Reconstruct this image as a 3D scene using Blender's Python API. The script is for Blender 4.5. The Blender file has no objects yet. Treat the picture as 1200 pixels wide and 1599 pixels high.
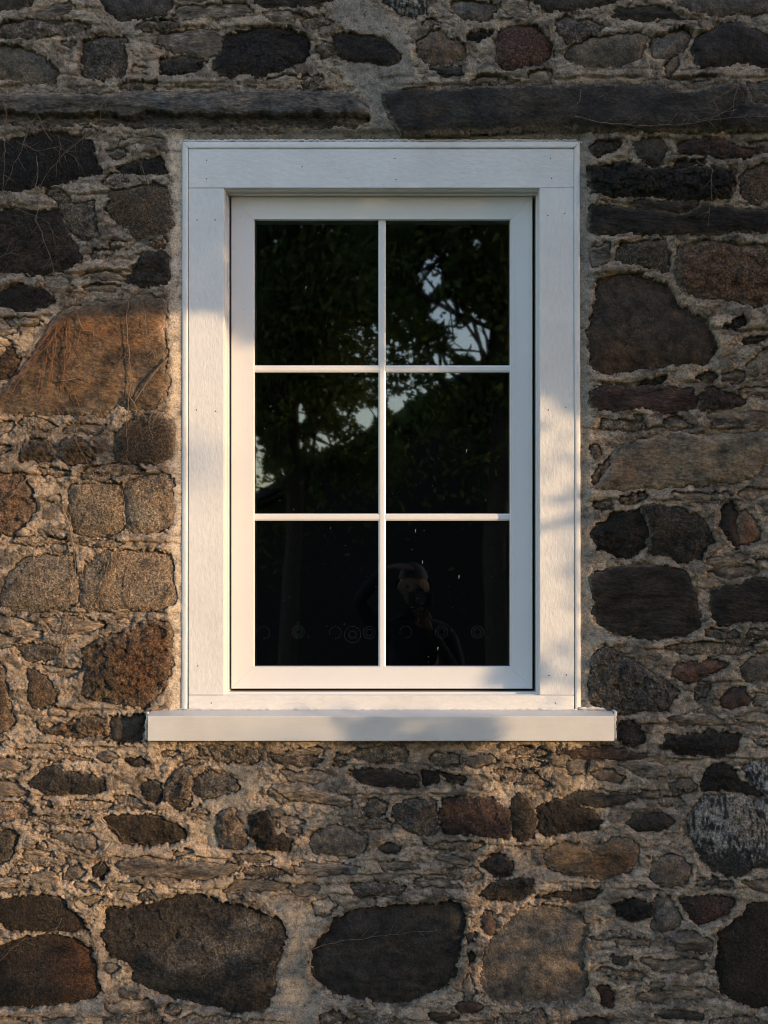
import bpy, math, random
import numpy as np
from mathutils import Vector, Matrix

random.seed(7)
RNG = np.random.default_rng(7)
SC = bpy.context.scene
COL = SC.collection
R = math.radians

# ------------------------------------------------------------------ camera, sky, sun
S = 0.0016                     # metres per photo pixel on the wall face
D = 3.5                        # camera to wall
AX, AY = 650.0, 920.0          # optical axis on the wall, photo pixels
CX, CZ = (AX - 600) * S, (1599 - AY) * S + 0.5
cam_d = bpy.data.cameras.new('camera')
cam = bpy.data.objects.new('camera', cam_d)
COL.objects.link(cam)
cam.location = (CX, -D, CZ)
cam.rotation_euler = (R(90), 0, 0)
cam_d.sensor_fit = 'HORIZONTAL'
cam_d.sensor_width = 36
cam_d.lens = 36 * D / (1200 * S)
cam_d.shift_x = (600 - AX) / 1200
cam_d.shift_y = (AY - 799.5) / 1200
cam_d.clip_start = 0.02
cam_d.clip_end = 3000
SC.camera = cam
SC.render.resolution_x, SC.render.resolution_y = 768, 1024

AZ, EL = R(58), R(5.5)         # sun: 58 degrees to the right of the wall's normal, low
SUN = Vector((math.sin(AZ) * math.cos(EL), -math.cos(AZ) * math.cos(EL), math.sin(EL)))
w = bpy.data.worlds.new('World')
SC.world = w
w.use_nodes = True
nt = w.node_tree
sky = nt.nodes.new('ShaderNodeTexSky')
sky.sky_type = 'NISHITA'
sky.sun_disc = False
sky.sun_elevation = EL
sky.sun_rotation = R(122)
sky.air_density = 1.0
sky.dust_density = 0.55
sky.ozone_density = 1.7
bg = nt.nodes['Background']
tint = nt.nodes.new('ShaderNodeMix')
tint.data_type = 'RGBA'; tint.blend_type = 'MULTIPLY'; tint.inputs[0].default_value = 1.0
tint.inputs[7].default_value = (1.22, 1.04, 1.05, 1)      # the photograph's white balance
nt.links.new(sky.outputs[0], tint.inputs[6])
nt.links.new(tint.outputs[2], bg.inputs[0])
bg.inputs[1].default_value = 0.15
sl = bpy.data.lights.new('sun', 'SUN')
sl.energy = 2.0
sl.angle = R(0.53)
sl.color = (0.55, 0.368, 0.198)
so = bpy.data.objects.new('sun', sl)
COL.objects.link(so)
so.rotation_euler = (-SUN).to_track_quat('-Z', 'Y').to_euler()
so.location = (8, -6, 5)
try: SC.cycles.filter_width = 1.0
except Exception: pass
SC.view_settings.view_transform = 'Standard'
SC.view_settings.look = 'None'
SC.view_settings.gamma = 1
SC.view_settings.use_curve_mapping = False
SC.view_settings.exposure = 2.22

# ------------------------------------------------------------------ helpers
def WX(px): return (px - 600) * S
def WZ(py): return (1599 - py) * S + 0.5
def PT(px, py, h=0.0):
    """world point seen at photo pixel (px,py) that stands h metres in front of the wall plane"""
    k = (D - h) / D
    return Vector((CX + (WX(px) - CX) * k, -h, CZ + (WZ(py) - CZ) * k))

def props(o, label=None, cat=None, group=None, kind=None):
    if label: o['label'] = label
    if cat: o['category'] = cat
    if group: o['group'] = group
    if kind: o['kind'] = kind
    return o

def empty(name, loc, label, cat, group=None):
    o = bpy.data.objects.new(name, None)
    COL.objects.link(o)
    o.location = loc
    o.empty_display_size = 0.1
    return props(o, label, cat, group)

def link_mesh(name, me, mat=None, parent=None):
    o = bpy.data.objects.new(name, me)
    COL.objects.link(o)
    if mat is not None and not me.materials: me.materials.append(mat)
    if parent is not None:
        o.parent = parent
        p = parent
        base = Vector((0, 0, 0))
        while p is not None:
            base += p.location
            p = p.parent
        o.location = -base          # geometry is written in world coordinates
    return o

def recentre(o):
    """put the origin of a world-coordinate mesh at its centre, without moving it"""
    me = o.data
    n = len(me.vertices)
    a = np.empty(n * 3, np.float32)
    me.vertices.foreach_get('co', a)
    a = a.reshape(-1, 3)
    c = (a.min(0) + a.max(0)) / 2
    a -= c
    me.vertices.foreach_set('co', a.ravel())
    me.update()
    o.location = Vector(o.location) + Vector([float(v) for v in c])

def pymesh(name, verts, faces, mat=None, parent=None, smooth=False):
    me = bpy.data.meshes.new(name)
    me.from_pydata([tuple(v) for v in verts], [], faces)
    me.update()
    if smooth: me.polygons.foreach_set('use_smooth', [True] * len(me.polygons))
    o = link_mesh(name, me, mat, parent)
    return o

def npmesh(name, verts, quads, cols=None, smooth=True):
    me = bpy.data.meshes.new(name)
    n, f = len(verts), len(quads)
    k = quads.shape[1]
    me.vertices.add(n)
    me.vertices.foreach_set('co', verts.astype(np.float32).ravel())
    me.loops.add(f * k)
    me.loops.foreach_set('vertex_index', quads.astype(np.int32).ravel())
    me.polygons.add(f)
    me.polygons.foreach_set('loop_start', np.arange(0, f * k, k, dtype=np.int32))
    try: me.polygons.foreach_set('loop_total', np.full(f, k, dtype=np.int32))
    except Exception: pass
    me.polygons.foreach_set('use_smooth', np.full(f, smooth))
    me.update(calc_edges=True)
    if cols is not None:
        a = me.color_attributes.new('tint', 'FLOAT_COLOR', 'POINT')
        c4 = np.ones((n, 4), np.float32)
        c4[:, :3] = cols
        a.data.foreach_set('color', c4.ravel())
    me.validate()
    return me

class MB:
    def __init__(s): s.v, s.f = [], []
    def add(s, vs, fs):
        b = len(s.v)
        s.v += [tuple(v) for v in vs]
        s.f += [tuple(i + b for i in f) for f in fs]
    def box(s, x0, x1, y0, y1, z0, z1):
        s.add([(x, y, z) for x in (x0, x1) for y in (y0, y1) for z in (z0, z1)],
              [(0, 1, 3, 2), (4, 6, 7, 5), (0, 4, 5, 1), (2, 3, 7, 6), (0, 2, 6, 4), (1, 5, 7, 3)])
    def tube(s, pts, rad, n=6, cap=True):
        pts = [Vector(p) for p in pts]
        if not hasattr(rad, '__len__'): rad = [rad] * len(pts)
        b = len(s.v)
        prev = None
        for i, p in enumerate(pts):
            t = (pts[min(i + 1, len(pts) - 1)] - pts[max(i - 1, 0)])
            t = t.normalized() if t.length > 1e-9 else Vector((0, 0, 1))
            a = prev if prev is not None else (Vector((0, 1, 0)) if abs(t.y) < 0.9 else Vector((1, 0, 0)))
            u = (a - t * a.dot(t)).normalized()
            prev = u
            v = t.cross(u)
            for k in range(n):
                an = 2 * math.pi * k / n
                s.v.append(tuple(p + (u * math.cos(an) + v * math.sin(an)) * rad[i]))
        for i in range(len(pts) - 1):
            for k in range(n):
                s.f.append((b + i * n + k, b + i * n + (k + 1) % n, b + (i + 1) * n + (k + 1) % n, b + (i + 1) * n + k))
        if cap:
            s.f.append(tuple(b + k for k in range(n))[::-1])
            e = b + (len(pts) - 1) * n
            s.f.append(tuple(e + k for k in range(n)))
    def build(s, name, mat=None, parent=None, smooth=False, bevel=0, centre=True):
        o = pymesh(name, s.v, s.f, mat, parent, smooth)
        if bevel:
            m = o.modifiers.new('bevel', 'BEVEL')
            m.width = bevel
            m.segments = 2
            m.limit_method = 'ANGLE'
        if centre: recentre(o)
        return o

# ------------------------------------------------------------------ numpy noise
def _hash(ix, iy, seed):
    h = (ix.astype(np.int64) * 374761393 + iy.astype(np.int64) * 668265263 + seed * 1442695041) & 0x7fffffff
    h = ((h ^ (h >> 13)) * 1274126177) & 0x7fffffff
    h = h ^ (h >> 16)
    return (h & 0xffff) / 65535.0
def noise(x, y, seed=0):
    ix, iy = np.floor(x), np.floor(y)
    fx, fy = x - ix, y - iy
    ux, uy = fx * fx * fx * (fx * (fx * 6 - 15) + 10), fy * fy * fy * (fy * (fy * 6 - 15) + 10)
    def g(dx, dy):
        a = _hash(ix + dx, iy + dy, seed) * 6.2831853
        return np.cos(a) * (fx - dx) + np.sin(a) * (fy - dy)
    a, b, c, d = g(0, 0), g(1, 0), g(0, 1), g(1, 1)
    return (a * (1 - ux) + b * ux) * (1 - uy) + (c * (1 - ux) + d * ux) * uy     # about -0.7..0.7
def fbm(x, y, seed=0, oct=4, gain=0.5):
    t, a, s = 0, 1.0, 0
    for o in range(oct):
        t = t + a * noise(x * 2 ** o + 17.3 * o, y * 2 ** o - 9.1 * o, seed + o)
        s += a
        a *= gain
    return t / s * 1.5
def ridged(x, y, seed=0, oct=3):
    t, a, s = 0, 1.0, 0
    for o in range(oct):
        t = t + a * (1 - np.abs(noise(x * 2 ** o + 3.3 * o, y * 2 ** o, seed + o)) * 2.4)
        s += a
        a *= 0.5
    return t / s
def sstep(x, a, b):
    t = np.clip((x - a) / (b - a), 0, 1)
    return t * t * (3 - 2 * t)
def worley(x, y, seed=0):
    ix, iy = np.floor(x), np.floor(y)
    best = np.full(np.shape(x), 9.0); sec = np.full(np.shape(x), 9.0); val = np.zeros(np.shape(x))
    for dx in (-1, 0, 1):
        for dy in (-1, 0, 1):
            cx, cy = ix + dx, iy + dy
            jx = cx + _hash(cx, cy, seed); jy = cy + _hash(cx, cy, seed + 91)
            d = np.hypot(x - jx, y - jy)
            v = _hash(cx, cy, seed + 7)
            n = d < best
            sec = np.where(n, best, np.minimum(sec, d))
            val = np.where(n, v, val)
            best = np.where(n, d, best)
    return best, sec, val
def poly_sd(px, py, P):
    """signed distance, positive inside"""
    P = np.asarray(P, float)
    d = np.full(px.shape, 1e18)
    ins = np.zeros(px.shape, bool)
    n = len(P)
    for i in range(n):
        a, b = P[i], P[(i + 1) % n]
        ex, ey = b - a
        wx, wy = px - a[0], py - a[1]
        t = np.clip((wx * ex + wy * ey) / (ex * ex + ey * ey + 1e-9), 0, 1)
        d = np.minimum(d, (wx - ex * t) ** 2 + (wy - ey * t) ** 2)
        c = (a[1] > py) != (b[1] > py)
        ins ^= c & (px < (b[0] - a[0]) * (py - a[1]) / (b[1] - a[1] + 1e-12) + a[0])
    d = np.sqrt(d)
    return np.where(ins, d, -d)
def warp(px, py):
    a = fbm(px / 34, py / 34, 101, 2) * 5.5 + fbm(px / 10, py / 10, 111, 4, 0.8) * 7.0
    b = fbm(px / 34, py / 34, 131, 2) * 4.5 + fbm(px / 10, py / 10, 141, 4, 0.8) * 6.4
    return px + a, py + b
def chaikin(P):
    Q = []
    n = len(P)
    for i in range(n):
        a, b = P[i], P[(i + 1) % n]
        Q.append((a[0] * .94 + b[0] * .06, a[1] * .94 + b[1] * .06))
        Q.append((a[0] * .06 + b[0] * .94, a[1] * .06 + b[1] * .94))
    return Q

# ------------------------------------------------------------------ materials
def newmat(name):
    m = bpy.data.materials.new(name)
    m.use_nodes = True
    return m, m.node_tree.nodes, m.node_tree.links, m.node_tree.nodes['Principled BSDF']

def texco(N, L, scale=(1, 1, 1), rot=(0, 0, 0)):
    g = N.new('ShaderNodeNewGeometry')
    mp = N.new('ShaderNodeMapping')
    mp.inputs['Scale'].default_value = scale
    mp.inputs['Rotation'].default_value = rot
    L.new(g.outputs['Position'], mp.inputs['Vector'])
    return mp.outputs[0]
def nz(N, L, vec, scale, detail=4, rough=0.6):
    n = N.new('ShaderNodeTexNoise')
    n.inputs['Scale'].default_value = scale
    n.inputs['Detail'].default_value = detail
    n.inputs['Roughness'].default_value = rough
    L.new(vec, n.inputs['Vector'])
    return n.outputs[0]
def ramp(N, L, fac, stops):
    r = N.new('ShaderNodeValToRGB')
    e = r.color_ramp.elements
    e[0].position, e[0].color = stops[0][0], (*stops[0][1], 1)
    e[1].position, e[1].color = stops[-1][0], (*stops[-1][1], 1)
    for p, c in stops[1:-1]:
        q = e.new(p); q.color = (*c, 1)
    L.new(fac, r.inputs[0])
    return r.outputs[0]
def mul(N, L, a, b, mode='MULTIPLY', fac=1.0):
    m = N.new('ShaderNodeMix')
    m.data_type = 'RGBA'; m.blend_type = mode
    m.inputs[0].default_value = fac
    L.new(a, m.inputs[6]); L.new(b, m.inputs[7])
    return m.outputs[2]
def bump(N, L, h, dist, strength=1.0, prev=None):
    b = N.new('ShaderNodeBump')
    b.inputs['Strength'].default_value = strength
    b.inputs['Distance'].default_value = dist
    L.new(h, b.inputs['Height'])
    if prev is not None: L.new(prev, b.inputs['Normal'])
    return b.outputs[0]

def stone_material(name, grain, gdist, stretch=(1, 1, 1), lo=0.55, hi=1.45, speck=0.0, rough=0.85, coarse=45):
    m, N, L, B = newmat(name)
    at = N.new('ShaderNodeAttribute'); at.attribute_name = 'tint'
    v = texco(N, L, stretch)
    n1 = nz(N, L, v, grain, 6, 0.7)
    n2 = nz(N, L, v, coarse, 6, 0.62)
    g1 = ramp(N, L, n1, [(0.36, (lo,) * 3), (0.5, (0.92,) * 3), (0.66, (hi * 1.15,) * 3)])
    g2 = ramp(N, L, n2, [(0.34, (0.45, 0.44, 0.45)), (0.5, (0.95,) * 3), (0.68, (1.55, 1.42, 1.28))])
    c = mul(N, L, at.outputs['Color'], g1)
    c = mul(N, L, c, g2)
    if speck:
        v2 = texco(N, L)
        n3 = nz(N, L, v2, 260, 3, 0.6)
        sp = ramp(N, L, n3, [(0.62, (0, 0, 0)), (0.72, (speck,) * 3)])
        c = mul(N, L, c, sp, 'ADD')
    L.new(c, B.inputs['Base Color'])
    B.inputs['Roughness'].default_value = rough
    B.inputs['Specular IOR Level'].default_value = 0.25
    b1 = bump(N, L, n2, gdist * 9.0, 1.0)
    b2 = bump(N, L, n1, gdist * 1.5, 1.0, b1)
    L.new(b2, B.inputs['Normal'])
    return m

M = {}
M['smooth'] = stone_material('smooth_fieldstone', 210, 0.0010, speck=0.02, rough=0.7)
M['rough'] = stone_material('rough_fieldstone', 190, 0.0028, lo=0.4, hi=1.9, speck=0.05, coarse=60)
M['flat'] = stone_material('cleft_stone_face', 130, 0.0026, stretch=(.7, 1, 1.1), lo=0.6, hi=1.35, speck=0.03, coarse=22)
M['slate'] = stone_material('layered_slate', 150, 0.0020, stretch=(0.5, 1, 1.3), lo=0.5, hi=1.5, coarse=34)
M['granite'] = stone_material('granular_stone', 230, 0.0022, lo=0.35, hi=1.8, speck=0.06, coarse=120)

def mortar_material():
    m, N, L, B = newmat('lime_mortar')
    at = N.new('ShaderNodeAttribute'); at.attribute_name = 'tint'
    v = texco(N, L)
    vs = texco(N, L, (0.8, 1, 1.1))
    n1 = nz(N, L, v, 240, 5, 0.75)
    n2 = nz(N, L, vs, 60, 7, 0.68)
    n3 = nz(N, L, v, 9, 5, 0.6)
    g1 = ramp(N, L, n1, [(0.34, (0.45,) * 3), (0.5, (1,) * 3), (0.68, (1.45, 1.43, 1.4))])
    g2 = ramp(N, L, n2, [(0.34, (0.42, 0.40, 0.39)), (0.47, (0.95,) * 3), (0.68, (1.3, 1.27, 1.22))])
    g3 = ramp(N, L, n3, [(0.3, (0.72, 0.72, 0.74)), (0.5, (1,) * 3), (0.72, (1.18, 1.12, 1.05))])
    c = mul(N, L, at.outputs['Color'], g1)
    c = mul(N, L, c, g2)
    c = mul(N, L, c, g3)
    # pale sand grains and little dark pits
    vo = N.new('ShaderNodeTexVoronoi')
    vo.inputs['Scale'].default_value = 190
    L.new(v, vo.inputs['Vector'])
    sp = ramp(N, L, vo.outputs['Distance'], [(0.0, (0.55, 0.52, 0.48)), (0.24, (0.12, 0.11, 0.10)), (0.34, (0, 0, 0))])
    rn = ramp(N, L, vo.outputs['Color'], [(0.76, (0, 0, 0)), (0.80, (1, 1, 1))])
    sp2 = mul(N, L, sp, rn)
    c = mul(N, L, c, sp2, 'ADD', 0.55)
    L.new(c, B.inputs['Base Color'])
    B.inputs['Roughness'].default_value = 0.95
    B.inputs['Specular IOR Level'].default_value = 0.15
    # the amount of fine relief follows alpha-free "smoothness" stored in a second attribute
    sm = N.new('ShaderNodeAttribute'); sm.attribute_name = 'grit'
    b1 = N.new('ShaderNodeBump'); b1.inputs['Distance'].default_value = 0.010
    L.new(n2, b1.inputs['Height']); L.new(sm.outputs['Fac'], b1.inputs['Strength'])
    b2 = N.new('ShaderNodeBump'); b2.inputs['Distance'].default_value = 0.0065
    L.new(n1, b2.inputs['Height']); L.new(sm.outputs['Fac'], b2.inputs['Strength']); L.new(b1.outputs[0], b2.inputs['Normal'])
    L.new(b2.outputs[0], B.inputs['Normal'])
    return m
M['mortar'] = mortar_material()

def paint_material(name, col, stretch, dist, scale, rough=0.45, dirt=0.11, amp=(0.93, 1.03)):
    m, N, L, B = newmat(name)
    v = texco(N, L, stretch)
    n1 = nz(N, L, v, scale, 5, 0.6)
    vv = texco(N, L)
    n2 = nz(N, L, vv, 5, 5, 0.65)
    n3 = nz(N, L, vv, 120, 3, 0.5)
    base = N.new('ShaderNodeRGB'); base.outputs[0].default_value = (*col, 1)
    g = ramp(N, L, n2, [(0.3, (1 - dirt,) * 3), (0.6, (1, 1, 1))])
    g1 = ramp(N, L, n1, [(0.3, (amp[0],) * 3), (0.7, (amp[1],) * 3)])
    g3 = ramp(N, L, n3, [(0.70, (1, 1, 1)), (0.80, (0.72, 0.68, 0.62))])
    c = mul(N, L, base.outputs[0], g)
    c = mul(N, L, c, g1)
    c = mul(N, L, c, g3, 'MULTIPLY', 0.6)
    L.new(c, B.inputs['Base Color'])
    B.inputs['Roughness'].default_value = rough
    B.inputs['Specular IOR Level'].default_value = 0.35
    L.new(bump(N, L, n1, dist, 0.8), B.inputs['Normal'])
    return m
M['board_v'] = paint_material('white_paint_upright_grain', (0.68, 0.68, 0.675), (1, 1, 0.4), 0.0016, 120)
M['board_h'] = paint_material('white_paint_level_grain', (0.68, 0.68, 0.675), (0.4, 1, 1), 0.0016, 120)
M['vinyl'] = paint_material('white_vinyl', (0.66, 0.665, 0.67), (1, 1, 1), 0.00008, 300, 0.33, 0.03, (0.985, 1.0))
M['sill'] = paint_material('white_sill_paint', (0.54, 0.535, 0.52), (0.08, 1, 1), 0.0004, 200, 0.4, 0.16, (0.97, 1.01))
M['caulk'] = paint_material('white_caulk', (0.66, 0.65, 0.62), (1, 1, 1), 0.0015, 120, 0.6, 0.3, (0.8, 1.05))

def simple(name, col, rough=0.7, spec=0.3, var=0.25, scale=30, bdist=0.0, tr=0.0):
    m, N, L, B = newmat(name)
    v = texco(N, L)
    n = nz(N, L, v, scale, 5, 0.6)
    c = ramp(N, L, n, [(0.3, tuple(x * (1 - var) for x in col)), (0.7, tuple(x * (1 + var) for x in col))])
    L.new(c, B.inputs['Base Color'])
    B.inputs['Roughness'].default_value = rough
    B.inputs['Specular IOR Level'].default_value = spec
    if bdist: L.new(bump(N, L, n, bdist), B.inputs['Normal'])
    if tr:
        t = N.new('ShaderNodeBsdfTranslucent'); L.new(c, t.inputs[0])
        ms = N.new('ShaderNodeMixShader'); ms.inputs[0].default_value = tr
        L.new(B.outputs[0], ms.inputs[1]); L.new(t.outputs[0], ms.inputs[2])
        L.new(ms.outputs[0], N['Material Output'].inputs[0])
    return m
M['gasket'] = simple('black_gasket', (0.012, 0.012, 0.012), 0.6)
M['nail'] = simple('nail_head', (0.03, 0.025, 0.02), 0.6)
M['dark'] = simple('dark_room_paint', (0.02, 0.019, 0.018), 0.9)
M['vine'] = simple('dry_vine_bark', (0.135, 0.10, 0.072), 0.9, var=0.4, scale=120)
M['vine_red'] = simple('red_brown_tendril', (0.15, 0.070, 0.038), 0.9, var=0.4, scale=120)
M['bark'] = simple('tree_bark', (0.045, 0.036, 0.028), 0.9, var=0.4, scale=20, bdist=0.02)
M['leaf'] = simple('green_leaves', (0.085, 0.120, 0.030), 0.6, var=0.55, scale=3, tr=0.45)
M['grass'] = simple('grass', (0.05, 0.075, 0.025), 0.9, var=0.4, scale=4)
M['siding'] = simple('dark_siding', (0.020, 0.018, 0.016), 0.8)
M['roofing'] = simple('dark_shingles', (0.03, 0.03, 0.032), 0.8)
M['mark'] = simple('dust_ring', (0.30, 0.30, 0.28), 0.8)
M['ringm'] = simple('dull_ring', (0.24, 0.24, 0.23), 0.6)

def glass_material():
    m, N, L, B = newmat('window_glass')
    N.remove(B)
    tr = N.new('ShaderNodeBsdfTransparent'); tr.inputs[0].default_value = (0.80, 0.83, 0.82, 1)
    gl = N.new('ShaderNodeBsdfGlossy'); gl.inputs['Roughness'].default_value = 0.017
    gl.inputs[0].default_value = (0.95, 0.97, 1.0, 1)
    v = texco(N, L, (1, 1, 1))
    n = nz(N, L, v, 2.2, 1, 0.4)
    b = N.new('ShaderNodeBump'); b.inputs['Distance'].default_value = 0.0010
    L.new(n, b.inputs['Height'])
    L.new(b.outputs[0], gl.inputs['Normal'])
    fr = N.new('ShaderNodeFresnel'); fr.inputs[0].default_value = 1.5
    mt = N.new('ShaderNodeMath'); mt.operation = 'MULTIPLY'; mt.inputs[1].default_value = 2.5
    mt.use_clamp = True
    L.new(fr.outputs[0], mt.inputs[0])
    mx = N.new('ShaderNodeMixShader')
    L.new(mt.outputs[0], mx.inputs[0]); L.new(tr.outputs[0], mx.inputs[1]); L.new(gl.outputs[0], mx.inputs[2])
    L.new(mx.outputs[0], N['Material Output'].inputs[0])
    return m
M['glass'] = glass_material()

# ------------------------------------------------------------------ ground and sky-side setting
lawn = MB()
lawn.box(-900, 900, -900, 900, -0.5, 0.0)
props(lawn.build('lawn', M['grass'], centre=False), kind='structure')

# ------------------------------------------------------------------ STONES, traced
# palette: (first colour, second colour), real albedos
PAL = {
 'bk': ((.0150, .0125, .0110), (.0330, .0275, .0235)),
 'dk': ((.024, .0205, .0175), (.052, .0445, .0375)),
 'db': ((.021, .017, .013), (.052, .038, .027)),
 'gy': ((.062, .055, .048), (.118, .104, .090)),
 'gb': ((.075, .063, .052), (.135, .110, .088)),
 'br': ((.070, .050, .033), (.130, .088, .055)),
 'or': ((.085, .058, .041), (.150, .098, .064)),
 'rd': ((.085, .045, .034), (.130, .070, .050)),
 'dr': ((.036, .024, .021), (.070, .043, .036)),
 'ol': ((.055, .047, .035), (.100, .082, .057)),
 'tn': ((.120, .096, .069), (.180, .143, .104)),
 'tg': ((.185, .145, .105), (.310, .243, .175)),
 'wh': ((.045, .043, .040), (.290, .268, .240)),
}
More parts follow.
